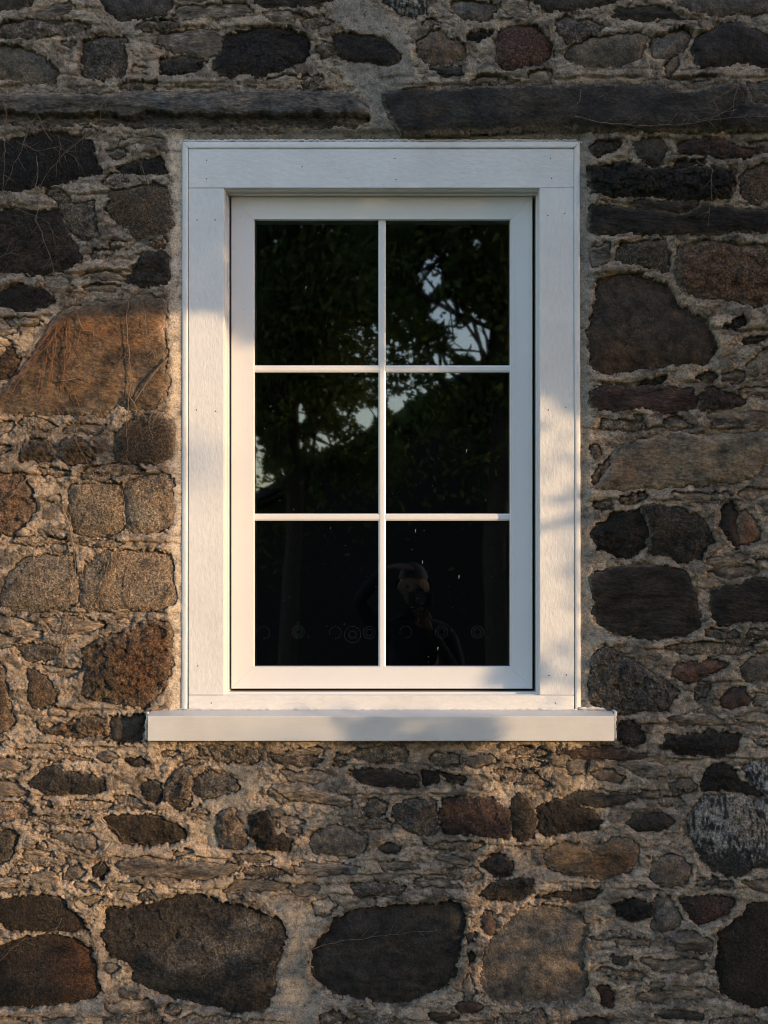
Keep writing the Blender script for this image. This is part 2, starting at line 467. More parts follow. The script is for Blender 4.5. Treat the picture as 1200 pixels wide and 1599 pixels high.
# (palette, style, front height in mm, polygon, optional label)
ST = [
('dk','smooth',16,[(-12,-12),(50,-12),(50,4),(38,14),(15,18),(-12,16)]),
('dk','smooth',14,[(155,-12),(270,-12),(268,20),(262,28),(232,30),(205,34),(180,27),(162,15)]),
('gy','slate',14,[(55,28),(110,6),(118,14),(100,26),(75,32)]),
('ol','smooth',12,[(-12,74),(15,72),(45,78),(70,90),(85,105),(98,118),(88,130),(60,134),(20,130),(-12,126)]),
('gy','rough',14,[(133,68),(165,60),(200,62),(198,85),(200,105),(190,122),(160,127),(130,122),(130,95)]),
('gb','slate',14,[(247,58),(300,50),(340,52),(350,75),(330,92),(300,85),(270,85),(245,70)]),
('dk','rough',16,[(250,97),(285,88),(318,98),(315,112),(280,120),(255,122)]),
('bk','rough',24,[(340,90),(352,65),(375,55),(398,48),(430,46),(460,50),(485,60),(487,85),(475,98),(455,108),(420,118),(405,125),(392,118),(378,118),(365,127),(348,122),(338,108)]),
('bk','rough',20,[(524,58),(540,55),(575,58),(610,70),(628,88),(622,98),(605,103),(570,98),(545,98),(525,82)]),
('or','smooth',18,[(652,70),(665,55),(690,50),(700,62),(722,70),(728,95),(705,102),(680,104),(655,92)]),
('rd','granite',22,[(775,80),(780,55),(800,43),(822,44),(845,52),(860,72),(860,90),(840,105),(810,110),(785,110),(775,98)],'brick-red rounded stone near the top of the wall'),
('gy','smooth',16,[(708,6),(740,4),(768,8),(772,15),(766,32),(750,37),(720,30),(707,20)]),
('dk','smooth',18,[(822,-12),(978,-12),(960,5),(930,10),(890,18),(858,21),(835,10)]),
('ol','smooth',20,[(882,85),(895,72),(925,64),(960,60),(1010,58),(1008,78),(1000,95),(975,103),(950,108),(905,105),(885,95)]),
('bk','smooth',24,[(1075,78),(1090,58),(1110,52),(1130,40),(1150,38),(1180,50),(1212,65),(1212,112),(1190,110),(1170,100),(1150,100),(1125,108),(1090,108),(1082,85)]),
('dk','slate',14,[(955,28),(965,17),(1020,14),(1050,20),(1062,32),(1000,32),(960,30)]),
('bk','rough',10,[(728,62),(735,52),(770,53),(768,62),(745,66)]),
('br','smooth',14,[(1037,118),(1045,95),(1060,85),(1058,110),(1050,119)]),
('gy','smooth',12,[(1055,-12),(1212,-12),(1212,22),(1160,25),(1090,22),(1058,10)]),
('gy','lintel',34,[(-12,153),(60,152),(120,155),(200,150),(300,152),(400,148),(480,146),(530,150),(560,158),(572,172),(578,188),(555,198),(515,200),(450,203),(330,204),(220,200),(150,195),(60,200),(-12,195)],'long slate lintel slab over the left half of the window'),
('dk','flat',36,[(600,150),(640,142),(700,148),(740,142),(850,140),(960,138),(1020,140),(1060,150),(1100,150),(1135,135),(1160,140),(1168,165),(1212,176),(1212,205),(1100,205),(950,205),(880,200),(760,205),(680,208),(640,208),(615,195),(605,170)],'long slate lintel slab over the right half of the window'),
('gy','slate',20,[(1166,132),(1212,130),(1212,170),(1176,163)]),
('bk','granite',20,[(-12,222),(40,218),(70,208),(110,212),(140,222),(150,240),(162,272),(130,278),(95,290),(50,298),(-12,300)]),
('bk','rough',14,[(182,262),(215,255),(250,247),(262,270),(225,276),(195,270)]),
('gb','rough',12,[(165,240),(198,232),(205,240),(185,250)]),
('br','granite',24,[(170,322),(175,300),(200,298),(240,290),(262,295),(268,320),(270,350),(262,365),(240,368),(215,372),(205,358),(185,350),(172,335)]),
('db','rough',20,[(-12,335),(20,325),(60,330),(90,330),(105,355),(118,385),(132,405),(120,415),(95,425),(55,430),(-12,425)]),
('gb','rough',16,[(75,300),(98,294),(108,310),(118,320),(150,320),(148,365),(155,370),(140,378),(120,365),(100,335)]),
('dk','rough',18,[(225,400),(240,393),(260,395),(265,430),(262,445),(230,448),(195,443),(210,425)]),
('bk','rough',16,[(-12,458),(30,447),(60,450),(78,462),(88,470),(70,482),(30,487),(-12,478)]),
('br','flat',26,[(92,495),(110,485),(150,475),(205,470),(230,462),(258,470),(262,485),(256,500),(262,560),(262,600),(258,620),(240,640),(215,640),(196,636),(187,625),(178,640),(165,648),(110,646),(40,648),(5,645),(-12,642),(-12,620),(30,590),(50,560),(75,525)],'large flat rust-brown stone hung with dry tendrils'),
('db','rough',16,[(2,560),(15,545),(25,548),(30,570),(25,590),(0,592),(-12,580)]),
('br','granite',34,[(185,680),(200,660),(225,652),(250,650),(270,665),(273,690),(265,715),(245,725),(210,722),(188,720),(182,705)]),
('br','jag',20,[(30,720),(40,700),(55,688),(72,690),(85,700),(92,715),(60,722)]),
('br','jag',24,[(95,712),(100,690),(118,682),(140,695),(150,712),(140,722),(110,726)]),
('or','rough',20,[(-12,740),(35,742),(48,758),(57,785),(55,800),(40,820),(20,835),(-12,835)]),
('tg','granite',20,[(110,770),(120,758),(160,756),(191,757),(193,800),(192,826),(172,838),(120,838),(112,815)]),
('tg','granite',22,[(196,755),(220,744),(258,743),(270,752),(272,800),(268,824),(235,834),(203,834),(197,815)]),
('tg','granite',20,[(2,945),(12,900),(36,872),(75,868),(118,867),(122,895),(120,938),(110,951),(70,953),(25,952)]),
('tg','granite',22,[(127,905),(140,876),(170,860),(232,860),(266,866),(273,900),(272,944),(255,952),(200,951),(138,953),(124,946)]),
('br','jag',30,[(135,1010),(165,998),(195,985),(225,975),(260,970),(270,990),(268,1040),(262,1070),(240,1090),(228,1105),(205,1100),(180,1098),(150,1095),(132,1085),(138,1060),(132,1035)],'jagged rust-brown stone left of the window foot'),
('gy','rough',14,[(30,1010),(50,1006),(75,1002),(90,1015),(80,1028),(45,1035),(35,1022)]),
('br','granite',18,[(45,1050),(62,1046),(78,1062),(90,1080),(92,1098),(75,1100),(55,1104),(46,1090)]),
('br','rough',20,[(-12,1028),(5,1040),(14,1075),(24,1125),(15,1140),(-12,1142)]),
('br','jag',18,[(58,1132),(80,1138),(110,1125),(150,1118),(168,1124),(168,1148),(120,1150),(75,1146)]),
('dk','smooth',14,[(172,1122),(205,1118),(226,1114),(226,1158),(190,1160),(172,1155)]),  # dark tone and outline also carry the sill's cast shadow
('dk','rough',22,[(48,1222),(70,1200),(90,1192),(100,1205),(140,1212),(165,1215),(165,1230),(140,1236),(90,1238),(60,1232)]),
('db','rough',18,[(160,1275),(200,1270),(250,1275),(285,1290),(295,1300),(280,1315),(250,1315),(235,1320),(190,1312),(180,1300)]),
('gb','smooth',16,[(85,1305),(100,1298),(145,1302),(155,1312),(150,1326),(130,1328),(100,1315)]),
('gb','smooth',14,[(96,1375),(108,1358),(125,1348),(138,1360),(130,1370)]),
('gb','slate',18,[(185,1350),(230,1340),(300,1345),(380,1350),(360,1365),(305,1373),(250,1368),(190,1362)]),
('dk','rough',16,[(225,1230),(245,1215),(255,1235),(250,1255),(232,1250)]),
('gb','jag',22,[(262,1225),(285,1198),(298,1212),(300,1255),(280,1262),(260,1250)]),
('gy','rough',20,[(303,1215),(330,1205),(365,1215),(378,1230),(350,1238),(320,1248),(304,1240)]),
('ol','rough',14,[(-12,1295),(25,1298),(30,1305),(20,1335),(0,1350),(-12,1345)]),
('db','granite',14,[(-12,1402),(30,1402),(65,1397),(95,1405),(120,1425),(142,1452),(110,1455),(60,1450),(20,1452),(5,1440),(-12,1430)]),
('db','granite',14,[(-12,1480),(20,1468),(60,1458),(110,1462),(142,1478),(150,1510),(160,1545),(155,1555),(110,1565),(60,1572),(-12,1573)]),
('dk','rough',18,[(157,1460),(165,1440),(165,1420),(195,1418),(240,1408),(290,1395),(320,1398),(360,1410),(400,1420),(440,1435),(448,1455),(440,1480),(430,1510),(432,1540),(415,1575),(360,1578),(330,1568),(280,1560),(240,1545),(208,1528),(205,1510),(185,1495),(165,1480)],'biggest black-grey boulder low on the left of the wall'),
('bk','smooth',10,[(485,1480),(510,1455),(525,1430),(560,1420),(620,1413),(680,1412),(700,1402),(720,1410),(730,1430),(728,1455),(718,1490),(715,1525),(690,1545),(660,1560),(630,1567),(570,1562),(520,1552),(492,1530),(485,1505)],'big smooth near-black stone below the middle of the sill'),
('gb','smooth',14,[(752,1520),(760,1480),(790,1440),(815,1418),(850,1413),(905,1422),(918,1445),(910,1480),(915,1515),(922,1530),(915,1555),(890,1562),(840,1567),(770,1563),(752,1545)],'large smooth brown-grey stone at the foot of the wall'),
('db','granite',16,[(1118,1480),(1122,1455),(1150,1435),(1175,1410),(1212,1405),(1212,1575),(1180,1570),(1145,1562),(1122,1540),(1118,1505)]),
('dr','granite',14,[(1058,1405),(1090,1400),(1110,1396),(1150,1405),(1135,1425),(1105,1440),(1088,1443),(1072,1425)]),
('bk','jag',16,[(958,1410),(985,1400),(1018,1410),(1018,1428),(990,1436),(965,1430)]),
('gy','smooth',13,[(1022,1402),(1045,1398),(1058,1420),(1068,1440),(1045,1455),(1020,1450)]),
('gy','slate',18,[(1042,1460),(1080,1450),(1110,1470),(1110,1485),(1060,1486)]),
('dk','smooth',16,[(952,1490),(985,1492),(978,1504),(958,1502)]),
('dr','granite',14,[(937,1540),(950,1533),(957,1550),(955,1575),(940,1570)]),
('dk','slate',16,[(1022,1578),(1060,1574),(1100,1582),(1095,1590),(1040,1588)]),
('dk','smooth',14,[(880,1600),(900,1590),(930,1583),(950,1595),(960,1612),(870,1612)]),
('dr','smooth',16,[(712,1565),(735,1560),(755,1572),(745,1580),(720,1578)]),
('dk','slate',16,[(664,1582),(715,1578),(720,1588),(680,1595)]),
('dr','smooth',18,[(750,1430),(765,1425),(775,1440),(768,1458),(752,1455)]),
('bk','smooth',8,[(732,1458),(744,1455),(742,1470),(733,1472)]),
('bk','smooth',8,[(730,1485),(743,1482),(740,1500),(730,1502)]),
('gy','smooth',18,[(725,1530),(735,1522),(742,1545),(735,1562),(726,1560)]),
('br','flat',20,[(848,1335),(860,1320),(885,1316),(910,1320),(945,1318),(960,1308),(985,1310),(1000,1322),(998,1345),(980,1362),(950,1370),(900,1368),(870,1360),(852,1348)]),
('gy','smooth',22,[(1013,1368),(1018,1350),(1035,1338),(1058,1335),(1075,1350),(1077,1365),(1065,1380),(1035,1383)]),
('bk','smooth',20,[(978,1285),(990,1272),(1020,1267),(1045,1270),(1052,1285),(1035,1296),(995,1297)]),
('bk','rough',24,[(840,1262),(860,1250),(890,1252),(925,1265),(942,1280),(935,1295),(890,1300),(850,1305),(840,1290)]),
('dk','slate',20,[(864,1248),(890,1238),(940,1240),(985,1238),(992,1246),(960,1255),(930,1258),(880,1252)]),
('gy','smooth',14,[(882,1190),(905,1182),(920,1182),(918,1205),(890,1210)]),
('bk','rough',20,[(1032,1168),(1045,1145),(1065,1148),(1110,1142),(1158,1142),(1150,1170),(1120,1180),(1060,1178)]),
('dk','rough',16,[(964,1130),(985,1124),(1003,1138),(1006,1155),(990,1165),(964,1158)]),
('gy','jag',22,[(922,1060),(928,1025),(945,1008),(965,1018),(995,1035),(1030,1060),(1062,1080),(1045,1095),(1040,1108),(1000,1112),(966,1116),(925,1102)],'grey granite chunk beside the lower right corner of the trim'),
('rd','smooth',18,[(1048,1055),(1056,1036),(1090,1034),(1115,1030),(1142,1037),(1115,1048),(1090,1060),(1070,1066)]),
('dr','smooth',18,[(1122,1090),(1140,1076),(1165,1073),(1170,1090),(1165,1100),(1132,1106)]),
('bk','slate',20,[(926,900),(950,888),(1000,883),(1040,885),(1072,895),(1078,912),(1088,925),(1082,940),(1095,965),(1092,980),(1070,995),(1030,1000),(980,995),(950,985),(930,960),(926,930)],'large black block right of the window'),
('bk','slate',20,[(1108,940),(1112,920),(1155,915),(1175,905),(1212,902),(1212,968),(1170,970),(1120,976),(1110,960)]),
('bk','rough',16,[(925,830),(945,815),(960,800),(1001,795),(1014,830),(1008,855),(985,873),(960,865),(930,855)]),
('dk','rough',26,[(1004,795),(1020,788),(1055,795),(1090,805),(1105,825),(1118,845),(1100,860),(1090,875),(1060,880),(1045,866),(1015,862),(1018,830)]),
('bk','smooth',12,[(1122,825),(1128,800),(1140,785),(1150,800),(1150,835),(1155,852),(1148,855),(1135,840)]),
('or','smooth',18,[(1152,802),(1165,797),(1175,810),(1190,835),(1170,850),(1157,850),(1152,825)]),
('tn','flat',26,[(932,765),(945,745),(955,720),(965,700),(990,690),(1050,680),(1110,682),(1160,680),(1212,675),(1212,715),(1190,725),(1170,750),(1120,755),(1060,760),(1000,762),(960,765)],'long tan sandstone block right of the window'),
('gb','rough',14,[(922,695),(935,698),(938,712),(925,715)]),
('br','rough',14,[(925,745),(935,728),(955,715),(945,740),(928,760)]),
('dr','slate',18,[(924,615),(940,603),(1000,605),(1080,608),(1088,622),(1085,640),(1040,645),(1000,638),(950,640),(926,635)]),
('dr','rough',20,[(1092,618),(1110,607),(1135,612),(1165,628),(1130,638),(1092,640)]),
('db','smooth',16,[(920,540),(922,495),(930,470),(935,440),(965,430),(1000,430),(1035,445),(1055,465),(1065,480),(1100,500),(1118,535),(1120,555),(1105,568),(1060,570),(1010,575),(960,584),(938,585),(925,570)],'large smooth dark brown boulder right of the window'),
('or','rough',26,[(1058,430),(1055,395),(1065,382),(1100,378),(1150,385),(1212,388),(1212,468),(1180,482),(1150,470),(1110,466),(1075,460),(1060,450)],'orange-brown block at the right edge of the wall'),
('ol','rough',20,[(962,405),(970,382),(1010,378),(1035,376),(1045,395),(1045,420),(1030,424),(990,415),(965,408)]),
('gy','slate',16,[(922,390),(955,382),(955,405),(927,420)]),
('bk','slate',22,[(920,350),(925,325),(950,322),(1000,330),(1060,338),(1100,324),(1150,330),(1212,328),(1212,362),(1130,365),(1070,368),(1000,367),(940,365),(920,362)]),
('db','slate',20,[(985,318),(1040,321),(1092,317),(1080,328),(1050,333),(1010,328)]),
('bk','jag',24,[(918,262),(950,262),(970,255),(1000,262),(1015,268),(1080,266),(1145,266),(1143,295),(1138,313),(1080,313),(1000,310),(940,308),(925,300)]),
('or','granite',20,[(1156,280),(1165,270),(1190,260),(1212,258),(1212,312),(1180,318),(1160,312)]),
('dk','smooth',20,[(990,225),(1005,220),(1030,220),(1037,235),(1032,258),(1020,260),(1000,248)]),
('dr','rough',22,[(1060,225),(1080,218),(1130,222),(1150,232),(1185,240),(1160,250),(1100,245),(1058,240)]),
('gb','rough',14,[(1165,228),(1180,222),(1212,222),(1212,238),(1190,238)]),
('dk','rough',14,[(918,235),(930,222),(968,222),(960,235),(935,245)]),
('bk','smooth',8,[(1052,262),(1058,253),(1100,253),(1100,263)]),
('wh','crust',20,[(1070,1290),(1080,1262),(1100,1242),(1150,1240),(1185,1248),(1212,1252),(1212,1355),(1180,1352),(1160,1365),(1130,1368),(1110,1350),(1085,1325)],'black stone crusted with white lime near the lower right edge'),
('bk','rough',18,[(1092,1225),(1105,1200),(1125,1190),(1145,1198),(1155,1220),(1180,1225),(1190,1243),(1150,1236),(1100,1234)]),
('wh','crust',16,[(1158,1200),(1180,1188),(1212,1190),(1212,1240),(1196,1238),(1168,1215)]),
('gy','rough',22,[(612,1258),(640,1248),(678,1247),(684,1270),(684,1300),(660,1305),(640,1295),(628,1290),(612,1275)]),
('dr','rough',26,[(688,1248),(720,1242),(770,1248),(792,1262),(798,1290),(796,1308),(740,1302),(690,1302)]),
('db','rough',28,[(796,1252),(810,1240),(828,1250),(838,1275),(836,1303),(815,1315),(802,1300)]),
('bk','slate',18,[(545,1205),(580,1200),(620,1202),(650,1215),(652,1230),(600,1226),(560,1218)]),
('bk','rough',14,[(657,1207),(685,1205),(685,1222),(660,1226)]),
('bk','rough',12,[(690,1210),(728,1212),(726,1222),(695,1220)]),
('gy','smooth',22,[(722,1185),(745,1177),(775,1178),(775,1190),(740,1196)]),
('gb','smooth',20,[(482,1318),(490,1300),(520,1288),(550,1292),(572,1305),(570,1330),(530,1334),(495,1332)]),
('dk','smooth',10,[(590,1322),(610,1316),(628,1322),(622,1332),(600,1330)]),
('dk','rough',24,[(752,1350),(770,1332),(790,1335),(800,1350),(798,1368),(770,1365)]),
('db','rough',22,[(748,1400),(770,1378),(800,1372),(830,1375),(835,1392),(800,1405),(770,1402)]),
('dk','rough',12,[(840,1400),(870,1392),(920,1388),(942,1388),(930,1402),(900,1408),(870,1400)]),
('tg','slate',24,[(425,1225),(470,1225),(510,1236),(550,1247),(548,1257),(500,1252),(450,1247)]),
('gb','jag',26,[(345,1270),(365,1260),(375,1285),(385,1300),(380,1325),(350,1320),(338,1300)]),
('db','jag',24,[(388,1275),(420,1265),(430,1300),(460,1310),(455,1325),(410,1325),(392,1300)]),
('gy','slate',18,[(460,1352),(500,1347),(560,1350),(555,1362),(500,1366),(462,1362)]),
('gy','slate',18,[(592,1348),(650,1346),(652,1354),(600,1358)]),
('gb','rough',18,[(548,1382),(600,1378),(640,1384),(620,1396),(560,1399)]),
('tg','smooth',18,[(490,1408),(510,1402),(528,1412),(515,1428),(495,1424)]),
('gb','smooth',15,[(1155,1045),(1175,1025),(1212,1015),(1212,1060),(1165,1062)]),
('gy','rough',14,[(1082,1078),(1092,1068),(1108,1070),(1104,1088),(1088,1090)]),
('dk','rough',12,[(1084,592),(1100,582),(1122,586),(1110,597)]),
('dk','rough',10,[(1130,510),(1160,496),(1168,505),(1145,515)]),
('dk','rough',10,[(1160,530),(1195,525),(1190,534),(1162,538)]),
('bk','rough',10,[(1000,598),(1040,590),(1035,600),(1015,603)]),
('tn','smooth',16,[(1165,572),(1180,555),(1200,545),(1212,545),(1212,586),(1190,585)]),
('dk','slate',16,[(395,-12),(525,-12),(520,2),(500,8),(450,12),(400,10)]),
('wh','rough',16,[(600,5),(625,-12),(668,-12),(668,20),(650,30),(625,25)]),
('dk','slate',14,[(670,109),(720,107),(725,119),(690,123)]),
('gb','rough',16,[(868,40),(880,30),(920,35),(945,45),(925,58),(885,68),(870,55)]),
('gy','smooth',13,[(1016,62),(1068,48),(1078,60),(1065,82),(1035,92),(1018,90)]),
('tn','smooth',14,[(115,1402),(150,1396),(160,1405),(140,1411)]),
('gy','rough',16,[(215,1400),(230,1388),(245,1396),(248,1404),(218,1405)]),
('dk','rough',14,[(143,1352),(160,1345),(172,1358),(160,1372),(145,1366)]),
('dk','rough',16,[(198,1184),(222,1182),(236,1190),(210,1198)]),
('dr','slate',20,[(870,1174),(920,1166),(960,1168),(1010,1178),(1000,1187),(940,1182),(890,1181)]),
('or','smooth',16,[(925,1206),(950,1200),(975,1210),(970,1220),(935,1220)]),
('tg','slate',22,[(968,1190),(1000,1186),(1040,1195),(1045,1208),(1000,1213)]),
('gb','slate',20,[(150,1178),(180,1172),(192,1182),(165,1190)]),
('gy','slate',16,[(1050,705-420),(1052,705-422),(1053,705-421)]) ,
]
ST = [s for s in ST if len(s[3]) > 3]

NST = len(ST)
INF = 3.0
WIN = (285.0, 906.0, 220.0, 1108.0)            # window outline on the wall
SILL = (231.0, 960.0, 1106.0, 1160.0)

# occupancy raster (4 px cells) for the small filler stones
OX0, OY0, OW, OH = -340, -420, 480, 590
occ = np.zeros((OH, OW), bool)
gx, gy = np.meshgrid(OX0 + 4 * np.arange(OW) + 2, OY0 + 4 * np.arange(OH) + 2)
for s in ST:
    occ |= poly_sd(gx, gy, s[3]) > -6
occ |= (gx > WIN[0] - 24) & (gx < WIN[1] + 20) & (gy > WIN[2] - 14) & (gy < WIN[3] + 4)
occ |= (gx > SILL[0] - 8) & (gx < SILL[1] + 8) & (gy > SILL[2] - 6) & (gy < SILL[3] + 4)
# smooth grey cement repairs, no stones in them
CEM = [
 [(545,-12),(600,20),(640,60),(650,120),(628,140),(612,160),(600,185),(640,216),(560,216),(585,190),(570,165),(560,150),(540,120),(525,105),(560,100),(630,92),(615,70),(560,52),(520,40),(520,10)],
 [(345,1190),(400,1195),(410,1230),(370,1262),(345,1300),(338,1330),(318,1300),(340,1260),(300,1262),(310,1240),(350,1238),(378,1225)],
 [(405,1395),(470,1410),(520,1432),(500,1455),(482,1470),(484,1530),(505,1555),(495,1600),(480,1612),(415,1612),(425,1560),(432,1540),(436,1500),(446,1460),(440,1430)],
 [(906,960),(935,975),(962,1000),(940,1008),(925,1020),(908,1000)],
]
cem_occ = np.zeros((OH, OW), bool)
for c in CEM: cem_occ |= poly_sd(gx, gy, c) > 0
occ |= cem_occ

def blob_poly(cx, cy, w, h, ang, rnd):
    n = rnd.randint(5, 8)
    P = []
    e = rnd.uniform(1.5, 4.0)
    for k in range(n):
        t = 2 * math.pi * (k + rnd.uniform(-.28, .28)) / n
        c, s_ = math.cos(t), math.sin(t)
        r = (abs(c) ** e + abs(s_) ** e) ** (-1 / e) * rnd.uniform(.62, 1.10)
        x, y = r * c * w / 2, r * s_ * h / 2
        P.append((cx + x * math.cos(ang) - y * math.sin(ang), cy + x * math.sin(ang) + y * math.cos(ang)))
    return P
rnd = random.Random(42)
fill, marg = [], []
def try_place(cx, cy, w, h, ang, out, pal, sty, hh, pad):
    P = blob_poly(cx, cy, w, h, ang, rnd)
    x0, x1 = int((cx - w / 2 - 12 - OX0) // 4), int((cx + w / 2 + 12 - OX0) // 4) + 1
    y0, y1 = int((cy - w / 2 - 12 - OY0) // 4), int((cy + w / 2 + 12 - OY0) // 4) + 1
    if x0 < 0 or y0 < 0 or x1 >= OW or y1 >= OH: return False
    sub = poly_sd(gx[y0:y1, x0:x1], gy[y0:y1, x0:x1], P) > -pad
    if (sub & occ[y0:y1, x0:x1]).any(): return False
    occ[y0:y1, x0:x1] |= sub
    out.append((pal, sty, hh, P))
    return True
PALR = ['gy', 'gb', 'dk', 'br', 'db', 'tg', 'ol', 'bk', 'dr', 'tn', 'gb', 'gy']
STYR = ['rough', 'smooth', 'slate', 'granite', 'jag', 'slate']
NMAX = 298 - len(ST)
for lo, hi, tries in ((90, 170, 6000), (50, 95, 7000), (22, 50, 9000)):
    for _ in range(tries):
        if len(fill) >= NMAX: break
        cx, cy = rnd.uniform(-6, 1206), rnd.uniform(-6, 1605)
        ww = rnd.uniform(lo, hi)
        r_ = rnd.uniform(.15, .36) if ww > 60 else rnd.uniform(.3, .7)
        try_place(cx, cy, ww, max(ww * r_, 8), rnd.gauss(0, .09), fill, rnd.choice(['tg', 'tn', 'br', 'gb', 'tg', 'or'] if (cx < 290 and 490 < cy < 1380) else PALR), rnd.choice(['rough', 'slate', 'jag', 'slate', 'rough', 'flat']), rnd.uniform(8, 20), 1)  # warmer, lighter tones inside the sunlit patch put sunlight into the stone colour
# the wall goes on outside the photograph
def outside(cx, cy): return cx < -14 or cx > 1214 or cy < -14 or cy > 1613
occ |= ((gx > -14) & (gx < 1214) & (gy > -14) & (gy < 1613))
for lo, hi, tries in ((120, 230, 900), (60, 120, 2500), (30, 60, 4000)):
    for _ in range(tries):
        cx, cy = rnd.uniform(-330, 1560), rnd.uniform(-400, 1910)
        if not outside(cx, cy): continue
        ww = rnd.uniform(lo, hi)
        try_place(cx, cy, ww, ww * rnd.uniform(.35, .7), rnd.gauss(0, .08), marg, rnd.choice(PALR[:9]), rnd.choice(STYR), rnd.uniform(12, 26), 6)

MORT = np.array((0.455, 0.370, 0.290))
CEMC = np.array((0.215, 0.192, 0.164))

RUST = [(345, 1478, 70, 26, (.120, .108, .096)), (400, 1440, 30, 16, (.13, .12, .11)), (300, 1500, 60, 14, (.10, .09, .08)), (125, 1505, 36, 46, (.12, .052, .022)), (180, 515, 110, 30, (.17, .088, .040)), (60, 560, 60, 40, (.12, .075, .045)),
        (700, 1265, 34, 14, (.12, .06, .032)), (960, 560, 60, 26, (.065, .036, .02)), (1170, 835, 20, 24, (.15, .06, .03)),
        (968, 735, 26, 30, (.20, .12, .07)), (985, 1350, 60, 16, (.15, .075, .035)), (215, 1040, 30, 60, (.13, .068, .038)),
        (258, 1030, 22, 50, (.13, .066, .034)), (1130, 440, 70, 36, (.13, .078, .048))]

def stone_field(px, py, st, seed):
    """height (m) and signed distance of one stone over the points px,py"""
    pal, sty, hmm, P = st[:4]
    A = np.asarray(P, float)
    c = A.mean(0)
    w_, h_ = A[:, 0].max() - A[:, 0].min(), A[:, 1].max() - A[:, 1].min()
    rr = max(min(w_, h_) / 2, 4)
    x, y = warp(px, py)
    d = poly_sd(x, y, P if 1 <= (seed - 1000) // 13 - NST < 900 and seed < 9000 else chaikin(P)) + INF
    rg = random.Random(seed)
    k = min(1.0, rr / 45 + .35)
    u, v = (px - c[0]) / (w_ / 2), (py - c[1]) / (h_ / 2)
    if sty == 'smooth': edge, drop, nf, slope, rough = rr * .24, 15, 3, 6, 1.3
    elif sty == 'flat': edge, drop, nf, slope, rough = 5, 12, 4, 6, 2.4
    elif sty == 'granite': edge, drop, nf, slope, rough = rr * .18, 15, 3, 7, 2.2
    elif sty == 'rough': edge, drop, nf, slope, rough = rr * .10, 13, 6, 14, 3.4
    elif sty == 'jag': edge, drop, nf, slope, rough = rr * .08, 14, 7, 15, 6.5
    elif sty == 'crust': edge, drop, nf, slope, rough = rr * .15, 13, 2, 4, 3.0
    else: edge, drop, nf, slope, rough = 3.0, 11, 5, 9, 2.4
    edge = max(edge, 2.0)
    h = np.full(px.shape, float(hmm) * .8 + 4)
    face = np.full(px.shape, 99.0)
    for q in range(nf):
        a = rg.uniform(0, 6.283)
        m = rg.uniform(.25, 1.0) * slope * k
        face = np.minimum(face, (u * math.cos(a) + v * math.sin(a)) * m + rg.uniform(.2, 1) * slope * .55 * k)
    h = h + face
    h = h + fbm(px / 26 + seed, py / 26, seed, 4, .55) * rough * 1.5
    if sty in ('rough', 'jag'):
        wa, wb, wv = worley(px / 17 + fbm(px / 14, py / 14, 5, 2) * .8, py / 13 + seed, seed)
        h = h + (wv - .5) * rough * 1.5 - np.exp(-(wb - wa) * 9) * rough * .45
    if sty == 'jag':
        h = h + ridged(px / 13, py / 20, seed) * 6
    if sty == 'granite':
        h = h + fbm(px / 5, py / 5, seed, 3, .7) * 1.0
    if sty in ('slate', 'lintel'):
        yy = py + fbm(px / 60, py / 30, seed, 3) * 14 + (px - c[0]) * rg.uniform(-.05, .05)
        t = yy / 15.0
        lam = _hash(np.floor(t), np.floor(t * 0), seed) + fbm(px / 34, t, seed + 3, 3) * .8
        h = h + lam * 3.4 + fbm(px / 22, py / 7, seed, 4, .62) * 1.8
    if sty == 'lintel':
        # the lower part of the slab has split away: a ragged step back under an overhanging lip
        brk = c[1] + 8 + fbm(px / 45, py * 0 + seed, 33, 4, .6) * 16
        h = h - sstep(py, brk - 1.5, brk + 2.5) * (24 + fbm(px / 12, py / 7, 35, 3, .6) * 12) + fbm(px / 30, py / 6, seed, 3) * 2
    if sty in ('flat', 'smooth', 'rough', 'slate') and rr > 24:
        for q in range(4):
            a = rg.uniform(-.5, .5) + (1.2 if rg.random() < .35 else 0)
            o_ = rg.uniform(-.7, .7) * rr
            t_ = -(px - c[0]) * math.sin(a) + (py - c[1]) * math.cos(a) - o_ + fbm(px / 26, py / 26, seed + q, 4, .6) * 22
            msk = sstep(fbm(px / 60, py / 60, seed + 20 + q, 2), -.15, .2)
            h = h - sstep(t_, -1.0, 1.2) * rg.uniform(.8, 2.6) * msk * (1 - sstep(t_, 14, 60))
    if sty == 'crust':
        h = h + ridged(px / 8, py / 22, seed, 3) * 4 + fbm(px / 4.5, py / 4.5, seed, 2) * 2
    h = h - drop * np.exp(-np.maximum(d, 0) / edge)
    h = np.where(d < 0, h + d * 4.5, h)
    return h / 1000, d

